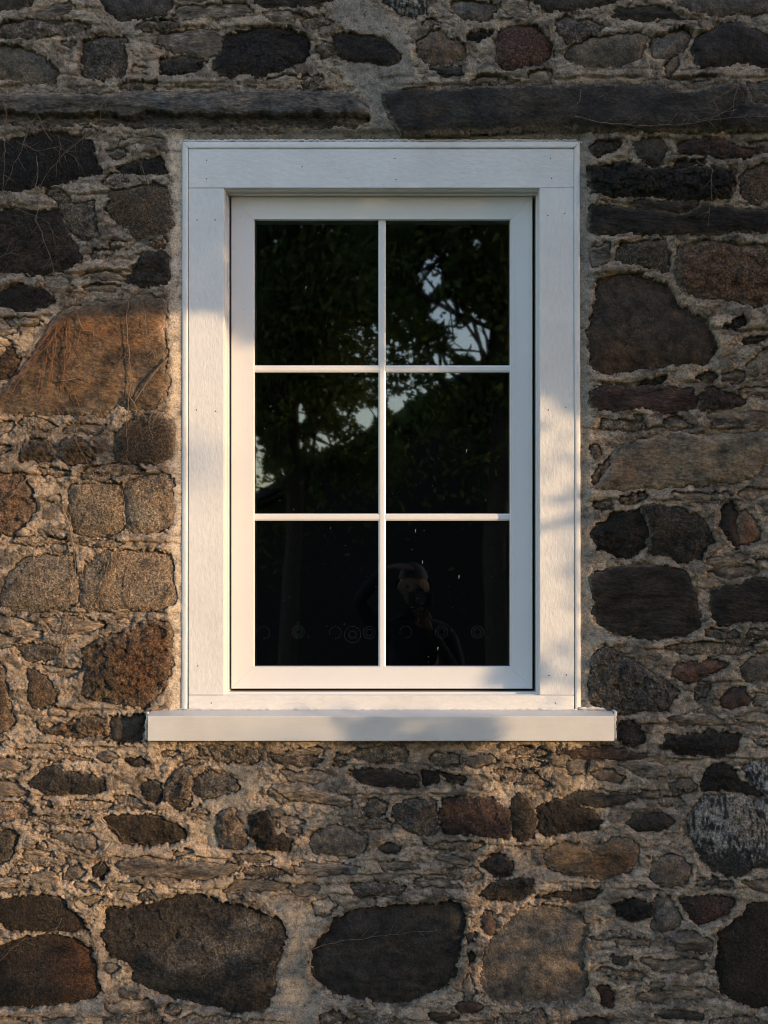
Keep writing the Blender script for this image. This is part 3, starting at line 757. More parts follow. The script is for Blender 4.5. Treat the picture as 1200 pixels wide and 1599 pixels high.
def stone_colour(px, py, st, seed, d, h):
    pal, sty = st[0], st[1]
    a, b = np.array(PAL[pal][0]), np.array(PAL[pal][1])
    rg = random.Random(seed * 3 + 1)
    kk = rg.uniform(.85, 1.18)
    if sty == 'crust' or pal == 'wh':
        t = sstep(ridged(px / 7, py / 20, seed, 3) + fbm(px / 30, py / 30, 9, 2) * .35 - sstep(py, 1300, 1365) * .5, .35, .66)
    else:
        t = np.clip(.5 + fbm(px / 48 + seed * 3.7, py / 36, seed + 50, 4, .6) * 1.1, 0, 1)
    c = (a[None, :] * (1 - t[:, None]) + b[None, :] * t[:, None]) * kk
    if pal in ('tg', 'gb', 'tn', 'br', 'or', 'gy', 'ol'):
        bl = sstep(fbm(px / 30 + seed, py / 26, seed + 60, 5, .62), .08, .42)[:, None]
        c = c * (1 - bl * .62) + np.array((.045, .042, .042))[None, :] * bl * .62
        gl_ = sstep(fbm(px / 20 - seed, py / 24, seed + 64, 4, .6), .15, .5)[:, None]
        c = c * (1 + gl_ * np.array((.35, .22, .08))[None, :])
    if sty == 'jag':
        jr = ridged(px / 9, py / 15, seed + 5, 3)[:, None]
        c = c * (.55 + .75 * np.clip(jr, 0, 1.3))
    warm = fbm(px / 70, py / 70 + seed, 77, 3)[:, None]
    c = c * (1 + warm * np.array((.22, .05, -.14))[None, :])
    for (rx, ry, rw, rh, rc) in RUST:
        q = np.exp(-(((px - rx) / rw) ** 2 + ((py - ry) / rh) ** 2)) * np.clip(.75 + fbm(px / 22, py / 22, 61, 3) * 1.3, 0, 1.3)
        if q.max() > .02 and sty != 'crust': c = c * (1 - np.clip(q, 0, 1)[:, None]) + np.array(rc)[None, :] * np.clip(q, 0, 1)[:, None]
    # lime smeared over the rim and in a few blotches
    sm = np.exp(-np.maximum(d, 0) / (4.5 if pal in ('gy', 'gb', 'tg', 'tn', 'br', 'or', 'ol') else 1.8)) * .6 + sstep(fbm(px / 15, py / 15, 303, 4, .6), .38, .60) * .12 * np.exp(-np.maximum(d, 0) / 28)
    if FILLSEED <= seed < 9000: sm = sm + .28 + .35 * sstep(fbm(px / 20, py / 12, 309, 3), -.1, .4)
    sm = np.clip(sm, 0, .9)[:, None]
    c = c * (1 - sm) + MORT[None, :] * .8 * sm
    return np.clip(c, .01, .8)

# ---- mortar sheet
def axis(a, b, c0, c1, fine, coarse):
    return np.concatenate([np.arange(a, c0, coarse), np.arange(c0, c1, fine), np.arange(c1, b + coarse, coarse)])
xs = axis(-340, 1560, -30, 1230, 1.75, 5.0)
ys = axis(-400, 1920, -30, 1630, 1.75, 5.0)
GX, GY = np.meshgrid(xs, ys)
stone_wall = empty('stone_wall', (0, 0, 0), 'rubble wall of dark fieldstones in rough tan mortar around the window', 'wall')

cem = np.full(GX.shape, -99.0)
wx_, wy_ = warp(GX, GY)
for c in CEM:
    A = np.array(c)
    ix = (xs > A[:, 0].min() - 30) & (xs < A[:, 0].max() + 30); iy = (ys > A[:, 1].min() - 30) & (ys < A[:, 1].max() + 30)
    sub = np.ix_(iy, ix)
    cem[sub] = np.maximum(cem[sub], poly_sd(wx_[sub], wy_[sub], c))
dxw = np.maximum(np.maximum(WIN[0] - GX, GX - WIN[1]), 0)
dyw = np.maximum(np.maximum(WIN[2] - GY, GY - WIN[3]), 0)
dwin = np.hypot(dxw, dyw)
ring = 1 - sstep(dwin + fbm(GX / 25, GY / 25, 401, 3) * 9, 14, 22)
cemf = np.maximum(sstep(cem, -4, 5), ring)
H = 15 + fbm(GX / 120, GY / 60, 1, 3) * 6
yy = GY + fbm(GX / 90, GY / 40, 11, 3, .55) * 26
tt = yy / 27.0
frac = tt - np.floor(tt)
led = _hash(np.floor(tt), np.floor(GX / 240 + np.floor(tt) * .37), 17)
amp_ = .3 + 1.1 * sstep(fbm(GX / 110, GY / 30, 19, 3), -.35, .3)
strata = (led - .5) * 4 + (sstep(frac, 0, .9) - sstep(frac, .93, 1.0)) * 2.8 * amp_
rough_h = strata + fbm(GX / 34, GY / 24, 21, 5, .62) * 7.5
wa, wb, wv = worley(GX / 28 + fbm(GX / 20, GY / 20, 6, 2), GY / 16 + fbm(GX / 20, GY / 20, 8, 2), 5)
rough_h = rough_h + (wv - .5) * 6.5 - np.exp(-(wb - wa) * 10) * 3.4
wa2, wb2, wv2 = worley(GX / 9 + fbm(GX / 9, GY / 9, 16, 2) * .6, GY / 6.5, 15)
patch = sstep(fbm(GX / 60, GY / 45, 71, 3), -.15, .25)
rough_h = rough_h + ((wv2 - .5) * 2.6 - np.exp(-(wb2 - wa2) * 8) * 1.8) * patch
cr = np.abs(fbm(GX / 46, GY / 21, 91, 4, .55))
rough_h = rough_h - np.exp(-(cr / .018) ** 2) * 4.5 * sstep(fbm(GX / 80, GY / 80, 93, 2), -.1, .2)
grit = fbm(GX / 4.2, GY / 4.2, 31, 3, .75) * 2.5 + fbm(GX / 11, GY / 9, 35, 2) * 1.6
smooth_h = fbm(GX / 55, GY / 55, 41, 3) * 3.0 + fbm(GX / 14, GY / 30, 43, 2) * .8
H = H + (rough_h + grit) * (1 - cemf) + smooth_h * cemf
# the mortar is drawn back along the window, deepest under the lintels
back = 1 - np.clip((dwin - 3) / 21, 0, 1) ** .9
H = H * (1 - back) + (5.5 + smooth_h * .35) * back
under = (1 - sstep(np.abs(GY - 214), 4, 12)) * sstep(GX, 270, 300) * (1 - sstep(GX, 905, 925))
H = H - under * 12
inn = np.zeros(GX.shape)
crack = np.zeros(GX.shape)
lipn = fbm(GX / 22, GY / 16, 201, 4, .72) * 8.5
allst = [(s, 1000 + i * 13) for i, s in enumerate(ST + fill)]
FILLSEED = 1000 + len(ST) * 13
allmg = [(s, 9000 + i * 7) for i, s in enumerate(marg)]
for s, seed in allst + allmg:
    A = np.array(s[3])
    ix = np.where((xs > A[:, 0].min() - 22) & (xs < A[:, 0].max() + 22))[0]
    iy = np.where((ys > A[:, 1].min() - 22) & (ys < A[:, 1].max() + 22))[0]
    sub = (slice(iy[0], iy[-1] + 1), slice(ix[0], ix[-1] + 1))
    d = poly_sd(wx_[sub], wy_[sub], s[3] if 1 <= (seed - 1000) // 13 - NST < 900 and seed < 9000 else chaikin(s[3])) + INF
    inn[sub] = np.maximum(inn[sub], sstep(d - 1.2 - lipn[sub] * .8, -.6, 2.6))
    crack[sub] = np.maximum(crack[sub], np.exp(-((d + .4) / 1.6) ** 2))
    # mortar rises a little to meet the stone
    H[sub] += np.exp(-((d + 8) / 6) ** 2) * (1.6 + lipn[sub] * .5) * (d < 0)
LEDGES = [(0,470,137,3),(0,260,118,2),(600,1200,123,3),(620,830,134,2),(0,270,740,4),(120,270,846,4),(20,272,954,4),(60,210,1105,4),(70,235,1165,3.5),
 (150,400,1337,4),(200,450,1386,4),(400,720,1362,3),(410,560,1378,3),(400,560,1395,2.5),(520,830,1190,2),(520,700,1238,3),(640,860,1318,3.5),(800,1060,1232,3),
 (925,1100,597,3),(925,1200,668,4),(1110,1200,515,3),(925,1180,780,3),(1090,1200,880,3),(940,1200,1010,3),(1000,1200,1062,3),(960,1160,1128,4),(1040,1200,1182,3),
 (860,1060,1375,3),(960,1200,1385,3),(930,1060,1498,2),(620,950,1590,3),(160,450,1592,3),(0,170,1585,3),(0,130,1240,3),(100,300,1262,3),(0,260,303,3),(90,240,425,4),(100,265,455,4),(0,90,495,3),
 (0,150,40,3),(230,480,44,3),(230,480,132,3),(740,880,120,2),(860,1100,110,2),(930,1060,315,2),(925,1060,425,2)]
for (lx0_, lx1_, ly_, la_) in LEDGES:
    ii = (xs > lx0_ - 30) & (xs < lx1_ + 30); jj = (ys > ly_ - 40) & (ys < ly_ + 20)
    sub = np.ix_(jj, ii)
    yv = GY[sub] - ly_ + fbm(GX[sub] / 50, GX[sub] * 0 + ly_, 501, 4, .6) * 9
    pr = np.clip((yv + 17) / 4.5, 0, 1) * (1 - sstep(yv, -1.2, 1.2))
    en = sstep(GX[sub], lx0_ - 20, lx0_ + 20) * (1 - sstep(GX[sub], lx1_ - 20, lx1_ + 20)) * np.clip(.75 + fbm(GX[sub] / 40, GY[sub] / 40, 503, 2) * 1.2, 0, 1)
    flat = H[sub] * .22 + .78 * (17 + la_ * 1.7)
    H[sub] = np.where(pr * en > 0, H[sub] * (1 - pr * en) + flat * pr * en + la_ * .5 * pr * en, H[sub])
    H[sub] -= np.exp(-((yv - 2.2) / 1.8) ** 2) * la_ * 2.4 * en
H = H - crack * 3.2 * np.clip(.15 + lipn / 6, 0, 1) - inn * 34
H /= 1000
t = np.clip(.5 + fbm(GX / 80, GY / 50, 51, 4) * 1.0, 0, 1)[..., None]
C = MORT[None, None, :] * (.80 + .36 * t)
t2 = sstep(fbm(GX / 28, GY / 16, 55, 4, .6), .12, .5)[..., None]
C = C * (1 - t2 * .55) + np.array((.17, .14, .115))[None, None, :] * t2 * .55
t3 = sstep(fbm(GX / 50, GY / 20, 57, 4, .6), .2, .5)[..., None]
C = C * (1 - t3 * .5) + np.array((.34, .22, .13))[None, None, :] * t3 * .5
wvc = (.72 + .5 * wv2)[..., None] * patch[..., None] + 1 - patch[..., None]
C = C * wvc
chip = (sstep(wv, .72, .76) * (1 - cemf) * sstep(wb - wa, .02, .10))[..., None]
C = C * (1 - chip * .6) + np.array((.10, .085, .070))[None, None, :] * chip * .6
cf = cemf[..., None]
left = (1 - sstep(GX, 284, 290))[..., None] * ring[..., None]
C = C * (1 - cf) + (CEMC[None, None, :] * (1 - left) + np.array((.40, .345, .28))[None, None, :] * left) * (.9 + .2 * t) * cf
verts = np.stack([(GX - 600) * S, -H, (1599 - GY) * S + 0.5], -1).reshape(-1, 3)
ny, nx = GX.shape
idx = np.arange(nx * ny).reshape(ny, nx)
q = np.stack([idx[:-1, :-1], idx[1:, :-1], idx[1:, 1:], idx[:-1, 1:]], -1).reshape(-1, 4)
mx_, my_ = (GX[:-1, :-1] + .9).ravel(), (GY[:-1, :-1] + .9).ravel()
hole = (mx_ > WIN[0] + 12) & (mx_ < WIN[1] - 12) & (my_ > WIN[2] + 12) & (my_ < WIN[3] - 6)
q = q[~hole]
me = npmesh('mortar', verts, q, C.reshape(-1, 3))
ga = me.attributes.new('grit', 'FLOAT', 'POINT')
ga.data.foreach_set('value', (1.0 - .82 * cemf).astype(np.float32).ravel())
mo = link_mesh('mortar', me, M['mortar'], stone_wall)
# surface sampler for vines
SURF = H.copy()

# ---- stones
def stone_mesh(s, seed, step):
    A = np.array(s[3])
    ax = np.arange(A[:, 0].min() - 14, A[:, 0].max() + 14, step)
    ay = np.arange(A[:, 1].min() - 14, A[:, 1].max() + 14, step)
    X, Y = np.meshgrid(ax, ay)
    h, d = stone_field(X, Y, s, seed)
    keep = d > -4.5
    ni = -np.ones(X.shape, int)
    fq = keep[:-1, :-1] & keep[1:, :-1] & keep[1:, 1:] & keep[:-1, 1:]
    used = np.zeros(X.shape, bool)
    used[:-1, :-1] |= fq; used[1:, :-1] |= fq; used[1:, 1:] |= fq; used[:-1, 1:] |= fq
    ni[used] = np.arange(used.sum())
    x, y, hh, dd = X[used], Y[used], h[used], d[used]
    # keep clear of the window
    ins = np.minimum(np.minimum(x - WIN[0] + 6, WIN[1] + 6 - x), np.minimum(y - WIN[2] + 6, WIN[3] - y))
    hh = np.where(ins > 0, np.minimum(hh, -.02), hh)
    V = np.stack([(x - 600) * S, -hh, (1599 - y) * S + 0.5], -1)
    Q = np.stack([ni[:-1, :-1], ni[1:, :-1], ni[1:, 1:], ni[:-1, 1:]], -1)[fq]
    return V, Q, stone_colour(x, y, s, seed, dd, hh), (X, Y, h)
MATOF = {'flat': 'flat', 'smooth': 'smooth', 'granite': 'granite', 'rough': 'rough', 'jag': 'rough', 'crust': 'rough', 'slate': 'slate', 'lintel': 'slate'}
for s, seed in allst:
    V, Q, Cc, (X, Y, h) = stone_mesh(s, seed, 1.8)
    if len(Q) < 4: continue
    me = npmesh('stone', V, Q, Cc)
    o = link_mesh('stone', me, M[MATOF[s[1]]], stone_wall)
    recentre(o)
    if len(s) > 4: o['label'] = s[4]
    # keep the surface sampler up to date
    ix0, iy0 = np.searchsorted(xs, X[0, 0]), np.searchsorted(ys, Y[0, 0])
    ii = np.where((xs > X[0, 0]) & (xs < X[0, -1]))[0]; jj = np.where((ys > Y[0, 0]) & (ys < Y[-1, 0]))[0]
    if len(ii) and len(jj):
        sx = np.clip(((xs[ii] - X[0, 0]) / 1.8).astype(int), 0, X.shape[1] - 1)
        sy = np.clip(((ys[jj] - Y[0, 0]) / 1.8).astype(int), 0, X.shape[0] - 1)
        SURF[np.ix_(jj, ii)] = np.maximum(SURF[np.ix_(jj, ii)], h[np.ix_(sy, sx)])
vs, qs, cs, b = [], [], [], 0
for s, seed in allmg:
    V, Q, Cc, _ = stone_mesh(s, seed, 5.0)
    if len(Q) < 2: continue
    vs.append(V); qs.append(Q + b); cs.append(Cc); b += len(V)
me = npmesh('stone', np.concatenate(vs), np.concatenate(qs), np.concatenate(cs))
props(link_mesh('stone', me, M['rough'], stone_wall), 'further stones of the wall beyond the picture edges', kind='stuff')
# the body of the wall behind the facing, with the window opening
ox0, ox1, oz0, oz1 = WX(297), WX(894), WZ(1100), WZ(232)
X0, X1, Z0, Z1 = WX(-340), WX(1562), 0.0, WZ(-402)
core = MB()
core.box(X0, ox0, 0.036, 0.45, Z0, Z1); core.box(ox1, X1, 0.036, 0.45, Z0, Z1)
core.box(ox0, ox1, 0.036, 0.45, Z0, oz0); core.box(ox0, ox1, 0.036, 0.45, oz1, Z1)
core.build('wall_core', M['siding'], stone_wall)
room = MB()
room.box(-1.3, 1.3, 3.4, 3.5, .45, 3.2); room.box(-1.4, -1.3, .45, 3.5, .45, 3.2); room.box(1.3, 1.4, .45, 3.5, .45, 3.2)
room.box(-1.4, 1.4, .45, 3.5, 3.2, 3.3); room.box(-1.4, 1.4, .45, 3.5, .35, .45)
props(room.build('room_interior', M['dark']), kind='structure')

# ------------------------------------------------------------------ WINDOW
win = empty('window', PT(597, 1108, 0), 'white casement window with six panes and wide painted board trim', 'window')
def slab(name, x0, x1, y0, y1, hf, hb, mat, parent=win, bevel=.0015):
    """board whose front face covers the photo rectangle at height hf"""
    a, b = PT(x0, y1, hf), PT(x1, y0, hf)
    m = MB()
    m.box(a.x, b.x, -hf, -hb, a.z, b.z)
    return m.build(name, mat, parent, bevel=bevel)
HF = .009
head = slab('head_board', 294.6, 896.6, 232.5, 293, HF, -.03, M['board_h'])
lb = slab('side_board', 294.6, 350, 293.6, 1085.4, HF - .0006, -.03, M['board_v'])
rb = slab('side_board', 843.3, 896.6, 292.4 + 1, 1085.4, HF - .0004, -.03, M['board_v'])
bb = slab('bottom_board', 294.6, 896.6, 1086, 1109.5, HF, -.03, M['board_h'])
# outer bead moulding: quarter round, mitred, three lengths
def bead(name, p0, p1, nrm, mat, wpx=10.0, n=9):
    """p0,p1: outer edge pixels; nrm: inward unit (px) direction"""
    m = MB()
    prof = [(0, -.03)]
    for t, hh_ in ((0, -.0030), (.05, -.0004), (.18, .0006), (.4, .0014), (.6, .0018), (.78, .0016), (.9, .0004), (.96, -.0010), (1, -.0014)):
        prof.append((wpx * t, HF + hh_))
    prof.append((wpx, -.03))
    L_ = math.hypot(p1[0] - p0[0], p1[1] - p0[1])
    dx, dy = (p1[0] - p0[0]) / L_, (p1[1] - p0[1]) / L_
    segs = 60
    for i in range(segs + 1):
        for (o_, h_) in prof:
            t0, t1 = mit[0] * o_, L_ - mit[1] * o_
            t = t0 + (t1 - t0) * i / segs
            wob = .35 * math.sin(i * 1.7 + p0[0]) * (1 if o_ == 0 else .3)
            m.v.append(tuple(PT(p0[0] + dx * t + nrm[0] * (o_ + wob * .6), p0[1] + dy * t + nrm[1] * (o_ + wob * .6), h_)))
    k = len(prof)
    for i in range(segs):
        for j in range(k - 1):
            a = i * k + j
            m.f.append((a, a + 1, a + k + 1, a + k))
    o = m.build(name, mat, win, smooth=True)
    return o
mit = (1, 1); bead('edge_moulding', (285, 221), (906, 220.5), (0, 1), M['board_h'], 11.2)
mit = (1.1, 0); bead('edge_moulding', (285, 221.4), (283.5, 1108), (1, 0), M['board_v'], 9.3)
mit = (1.1, 0); bead('edge_moulding', (906, 221), (907.5, 1108), (-1, 0), M['board_v'], 9.3)
# nail heads
def nails(parent, pts):
    for (x, y) in pts:
        m = MB()
        p = PT(x, y, HF + .0003)
        m.tube([p + Vector((0, .002, 0)), p + Vector((0, -.0003, 0))], .0016, 8)
        m.build('nail', M['nail'], parent)
nails(head, [(323, 250), (323, 279), (472, 260), (617, 247), (619, 280), (860, 247), (862, 278)])
nails(lb, [(308, 343), (336, 343), (307, 640), (337, 642), (309, 1040)])
nails(rb, [(856, 336), (882, 333), (857, 640), (884, 636), (858, 1055), (885, 1054)])
nails(bb, [(330, 1098), (868, 1098)])
# inner liner (jamb) between the boards and the sash
a0, b0 = PT(350, 1086, HF), PT(843.3, 293, HF)
DP = -.052
lx0, lx1, lz0, lz1 = a0.x + .0005, b0.x - .0005, a0.z + .0005, b0.z - .0005
tpx = .0052
def ringbox(x0, x1, z0, z1, w_, y0, y1):
    m = MB()
    m.box(x0, x0 + w_, y0, y1, z0 + w_, z1 - w_); m.box(x1 - w_, x1, y0, y1, z0 + w_, z1 - w_)
    m.box(x0, x1, y0, y1, z1 - w_, z1); m.box(x0, x1, y0, y1, z0, z0 + w_)
    return m
ringbox(lx0 - .02, lx1 + .02, lz0 - .02, lz1 + .02, .02 + .0008, .0, .12).build('jamb', M['vinyl'], win)
ringbox(lx0, lx1, lz0, lz1, tpx, .028, .12).build('frame_stop', M['vinyl'], win, bevel=.001)
# sash: four mitred members with a sloped inner lip, hairline open at the mitres
SH = -.047
def sash_mesh():
    m = MB()
    so_ = [PT(361.2, 306.3, SH), PT(832.0, 306.3, SH), PT(832.0, 1075.8, SH), PT(361.2, 1075.8, SH)]
    si_ = [PT(396.0, 342.0, SH), PT(798.2, 342.0, SH), PT(798.2, 1042, SH), PT(396.0, 1042, SH)]
    sg_ = [PT(398.0, 344.4, SH - .010), PT(796.2, 344.4, SH - .010), PT(796.2, 1040, SH - .010), PT(398.0, 1040, SH - .010)]
    for k in range(4):
        j = (k + 1) % 4
        t = (so_[j] - so_[k]).normalized() * .00022
        A, B_, C_, D_, E, F = so_[k] + t, so_[j] - t, si_[k] + t, si_[j] - t, sg_[k] + t, sg_[j] - t
        bk = Vector((0, .05, 0)); bk2 = Vector((0, .040, 0))
        ch = Vector((0, .0022, 0))
        o1 = (si_[k] - so_[k]).normalized() * .002; o2 = (si_[j] - so_[j]).normalized() * .002
        vs_ = [A + ch, B_ + ch, B_ + o2, A + o1, C_, D_, F, E, A + bk, B_ + bk, F + bk2, E + bk2]
        m.add(vs_, [(0, 1, 2, 3), (3, 2, 5, 4), (4, 5, 6, 7), (8, 9, 1, 0), (7, 6, 10, 11), (11, 10, 9, 8),
                    (0, 3, 4, 7, 11, 8), (1, 9, 10, 6, 5, 2)])
    return m
sash = sash_mesh().build('sash', M['vinyl'], win)
# dark rubber glazing bead on the sash's inner edge
ga = [PT(396.5, 342.5, SH - .0101), PT(797.7, 1041.5, SH - .0101)]
gk = ringbox(ga[0].x, ga[1].x, ga[1].z, ga[0].z, .0036, .0573, .062)
gk.build('glazing_gasket', M['gasket'], sash)
# panes
GH = -.0600
xcuts = [396.5, 591.5, 602.5, 797.7]; ycuts = [342.5, 570.5, 580.8, 802.2, 812.6, 1041.5]
for j in range(3):
    for i in range(2):
        a_, b_ = PT(xcuts[2 * i] + (-1 if i == 0 else 0) - .0, ycuts[2 * j + 1], GH), PT(xcuts[2 * i + 1], ycuts[2 * j], GH)
        m = MB()
        m.box(a_.x - .004, b_.x + .004, -GH, -GH + .004, a_.z - .004, b_.z + .004)
        m.build('pane', M['glass'], sash)
# muntins: bevelled bars standing 2 mm proud of the glass
def muntin(x0, x1, y0, y1, hh):
    m = MB()
    vert = (y1 - y0) > (x1 - x0)
    a_, b_ = PT(x0, y1, hh), PT(x1, y0, hh)
    yb, yf, ym = -GH + .012, -hh, -hh + .0028
    if vert: prof = [(a_.x, yb), (a_.x, ym), (a_.x + .0045, yf), (b_.x - .0045, yf), (b_.x, ym), (b_.x, yb)]
    else: prof = [(a_.z, yb), (a_.z, ym), (a_.z + .0045, yf), (b_.z - .0045, yf), (b_.z, ym), (b_.z, yb)]
    for e in (0, 1):
        for (u, y) in prof:
            m.v.append((u, y, (a_.z, b_.z)[e]) if vert else ((a_.x, b_.x)[e], y, u))
    n = len(prof)
    m.f += [(k, (k + 1) % n, n + (k + 1) % n, n + k) for k in range(n)]
    m.f += [tuple(range(n))[::-1], tuple(range(n, 2 * n))]
    return m.build('muntin', M['vinyl'], sash)
muntin(591.3, 602.7, 342.5, 1041.5, -.0535)
for (ya, yb_) in ((570.3, 581.0), (802.0, 812.8)): muntin(396.5, 797.7, ya, yb_, -.0545)
# round marks / rings in a row low behind the glass
def ringm(x, y, r, rr, arc=(0, 360), h=-.078):
    m = MB()
    p = PT(x, y, h)
    n = 28
    pts = []
    for k in range(n + 1):
        t = R(arc[0] + (arc[1] - arc[0]) * k / n)
        pts.append(p + Vector((math.cos(t) * r * S, 0, math.sin(t) * r * S)))
    m.tube(pts, rr, 5)
    return m
for (x, y, kind) in ((412, 988, 1), (466, 987, 2), (524, 988, 1), (551, 991, 3), (577, 988, 2), (634, 987, 1), (690, 987, 2), (746, 987, 2)):
    if kind == 1: m = ringm(x, y, 9.5, .0005, (-100, 200))
    else:
        m = ringm(x, y, 10 if kind == 2 else 13, .0007)
        m2 = ringm(x, y, 5, .0007); m.add(m2.v, m2.f)
        m2 = ringm(x, y, 7.5, .0004); m.add(m2.v, m2.f)
    m.build('ring_mark', M['ringm'], win, smooth=True)
# little paint and rain spots on the panes
sp = MB()
rs = random.Random(5)
for k in range(70):
    x, y = rs.uniform(402, 790), rs.uniform(350, 1035) if k < 26 else rs.uniform(650, 1035)
    if abs(x - 597) < 9 or abs(y - 575) < 9 or abs(y - 807) < 9: continue
    p = PT(x, y, GH + .0002)
    r_ = rs.uniform(.0004, .0010)
    sp.tube([p + Vector((0, .0004, 0)), p], r_, 5)
for (x, y) in ((649, 829), (660, 878), (717, 901), (684, 1013), (729, 704)):
    p = PT(x, y, GH + .0003)
    sp.tube([p + Vector((0, 0, -.004)), p + Vector((.0004, 0, .004))], [.0004, .0010], 5)
props(sp.build('spatter', M['mark'], win), kind='stuff')
# sill
def sill():
    m = MB()
    hf, hb = .060, .007
    f0, f1 = PT(231, 1157.6, hf), PT(960, 1118, hf)
    bl, br = PT(233, 1108.3, hb), PT(957, 1108.3, hb)
    n = 40
    rows = []
    rr = random.Random(3)
    for i in range(n + 1):
        t = i / n
        x = f0.x + (f1.x - f0.x) * t
        rows.append([(x, .03, f0.z + .003), (x, -hf + .012, f0.z + .003), (x, -hf + .0105, f0.z), (x, -hf + .0015, f0.z), (x, -hf, f0.z + .0015),
                     (x, -hf, f1.z - .003), (x, -hf + .0012, f1.z - .0008), (x, -hf + .004, f1.z), (x, -hb, bl.z), (x, .03, bl.z + .004)])
    k = len(rows[0])
    for r_ in rows: m.v += r_
    for i in range(n):
        for j in range(k):
            a = i * k + j; b_ = i * k + (j + 1) % k
            m.f.append((a, a + k, b_ + k, b_))
    m.f.append(tuple(range(k))); m.f.append(tuple(range(n * k, n * k + k))[::-1])
    return m.build('sill', M['sill'], win)
sill()
# ragged caulk round the trim and at the ends of the sill
def caulk(pts, r0, name='caulk', step=3.0, flat=.0):
    m = MB()
    rr = random.Random(int(pts[0][0] * 7 + pts[0][1]))
    P, Rr = [], []
    for (a_, b_) in zip(pts[:-1], pts[1:]):
        n = max(2, int(math.hypot(b_[0] - a_[0], b_[1] - a_[1]) / step))
        for k in range(n):
            t = k / n
            x, y, h_ = a_[0] + (b_[0] - a_[0]) * t, a_[1] + (b_[1] - a_[1]) * t, a_[2] + (b_[2] - a_[2]) * t
            P.append(PT(x + rr.gauss(0, .5), y + rr.gauss(0, .5), h_ + rr.gauss(0, .0006)))
            Rr.append(r0 * (.55 + .9 * abs(float(fbm(np.array([len(P) / 9.0]), np.array([x / 50]), 12, 3)[0])) + rr.uniform(0, .35)))
    m.tube(P, Rr, 6)
    return m.build(name, M['caulk'], win, smooth=True)
caulk([(283, 222, .000), (282.5, 500, .0), (281.5, 800, .0), (281, 1106, .001)], .0036)
caulk([(908, 222, .000), (909, 500, .0), (910, 800, .0), (911, 1106, .001)], .0036)
caulk([(286, 219.5, .0), (600, 219.0, .0), (905, 219.0, .0)], .0030)
caulk([(231, 1112, .040), (229.5, 1130, .03), (229, 1158, .015)], .0042)
caulk([(905, 1106, .010), (930, 1106.5, .012), (957, 1109, .012), (961, 1113, .03), (961.5, 1130, .03), (961, 1158, .02)], .0045)
caulk([(236, 1108.5, .010), (285, 1107.5, .010), (600, 1108.6, .0085), (905, 1107.8, .010)], .0018)

# ------------------------------------------------------------------ DRY VINES on the wall
def surf(px, py):
    i = min(max(int(np.searchsorted(xs, px)), 1), len(xs) - 2); j = min(max(int(np.searchsorted(ys, py)), 1), len(ys) - 2)
    return float(SURF[j - 1:j + 2, i - 1:i + 2].max())
def strand(m, pts, r, lift=.0085, seed=0, wob=3.8):
    rr = random.Random(seed)
    P = []
    for a_, b_ in zip(pts[:-1], pts[1:]):
        n = max(2, int(math.hypot(b_[0] - a_[0], b_[1] - a_[1]) / 6))
        for k in range(n): P.append((a_[0] + (b_[0] - a_[0]) * k / n, a_[1] + (b_[1] - a_[1]) * k / n))
    P.append(pts[-1])
    N_ = len(P)
    px = np.array([p[0] for p in P]); py = np.array([p[1] for p in P])
    off = np.arange(N_) * 6.0
    px = px + fbm(off / 26, off * 0 + seed, 5, 3) * wob * 1.6; py = py + fbm(off / 26, off * 0 + seed + 9, 6, 3) * wob
    hh = np.array([surf(a_, b_) for a_, b_ in zip(px, py)])
    k5 = np.ones(5) / 5
    hs = np.convolve(np.pad(hh, 2, 'edge'), k5, 'valid')
    hs = np.maximum(hs, hh) + lift
    W = [Vector((WX(a_), -h_, WZ(b_))) for a_, b_, h_ in zip(px, py, hs)]
    m.tube(W, [r * 1.3 * (1 - .6 * k / max(N_ - 1, 1)) * (1 + .35 * math.sin(k * 2.1 + seed) * math.sin(k * .7)) for k in range(N_)], 5)
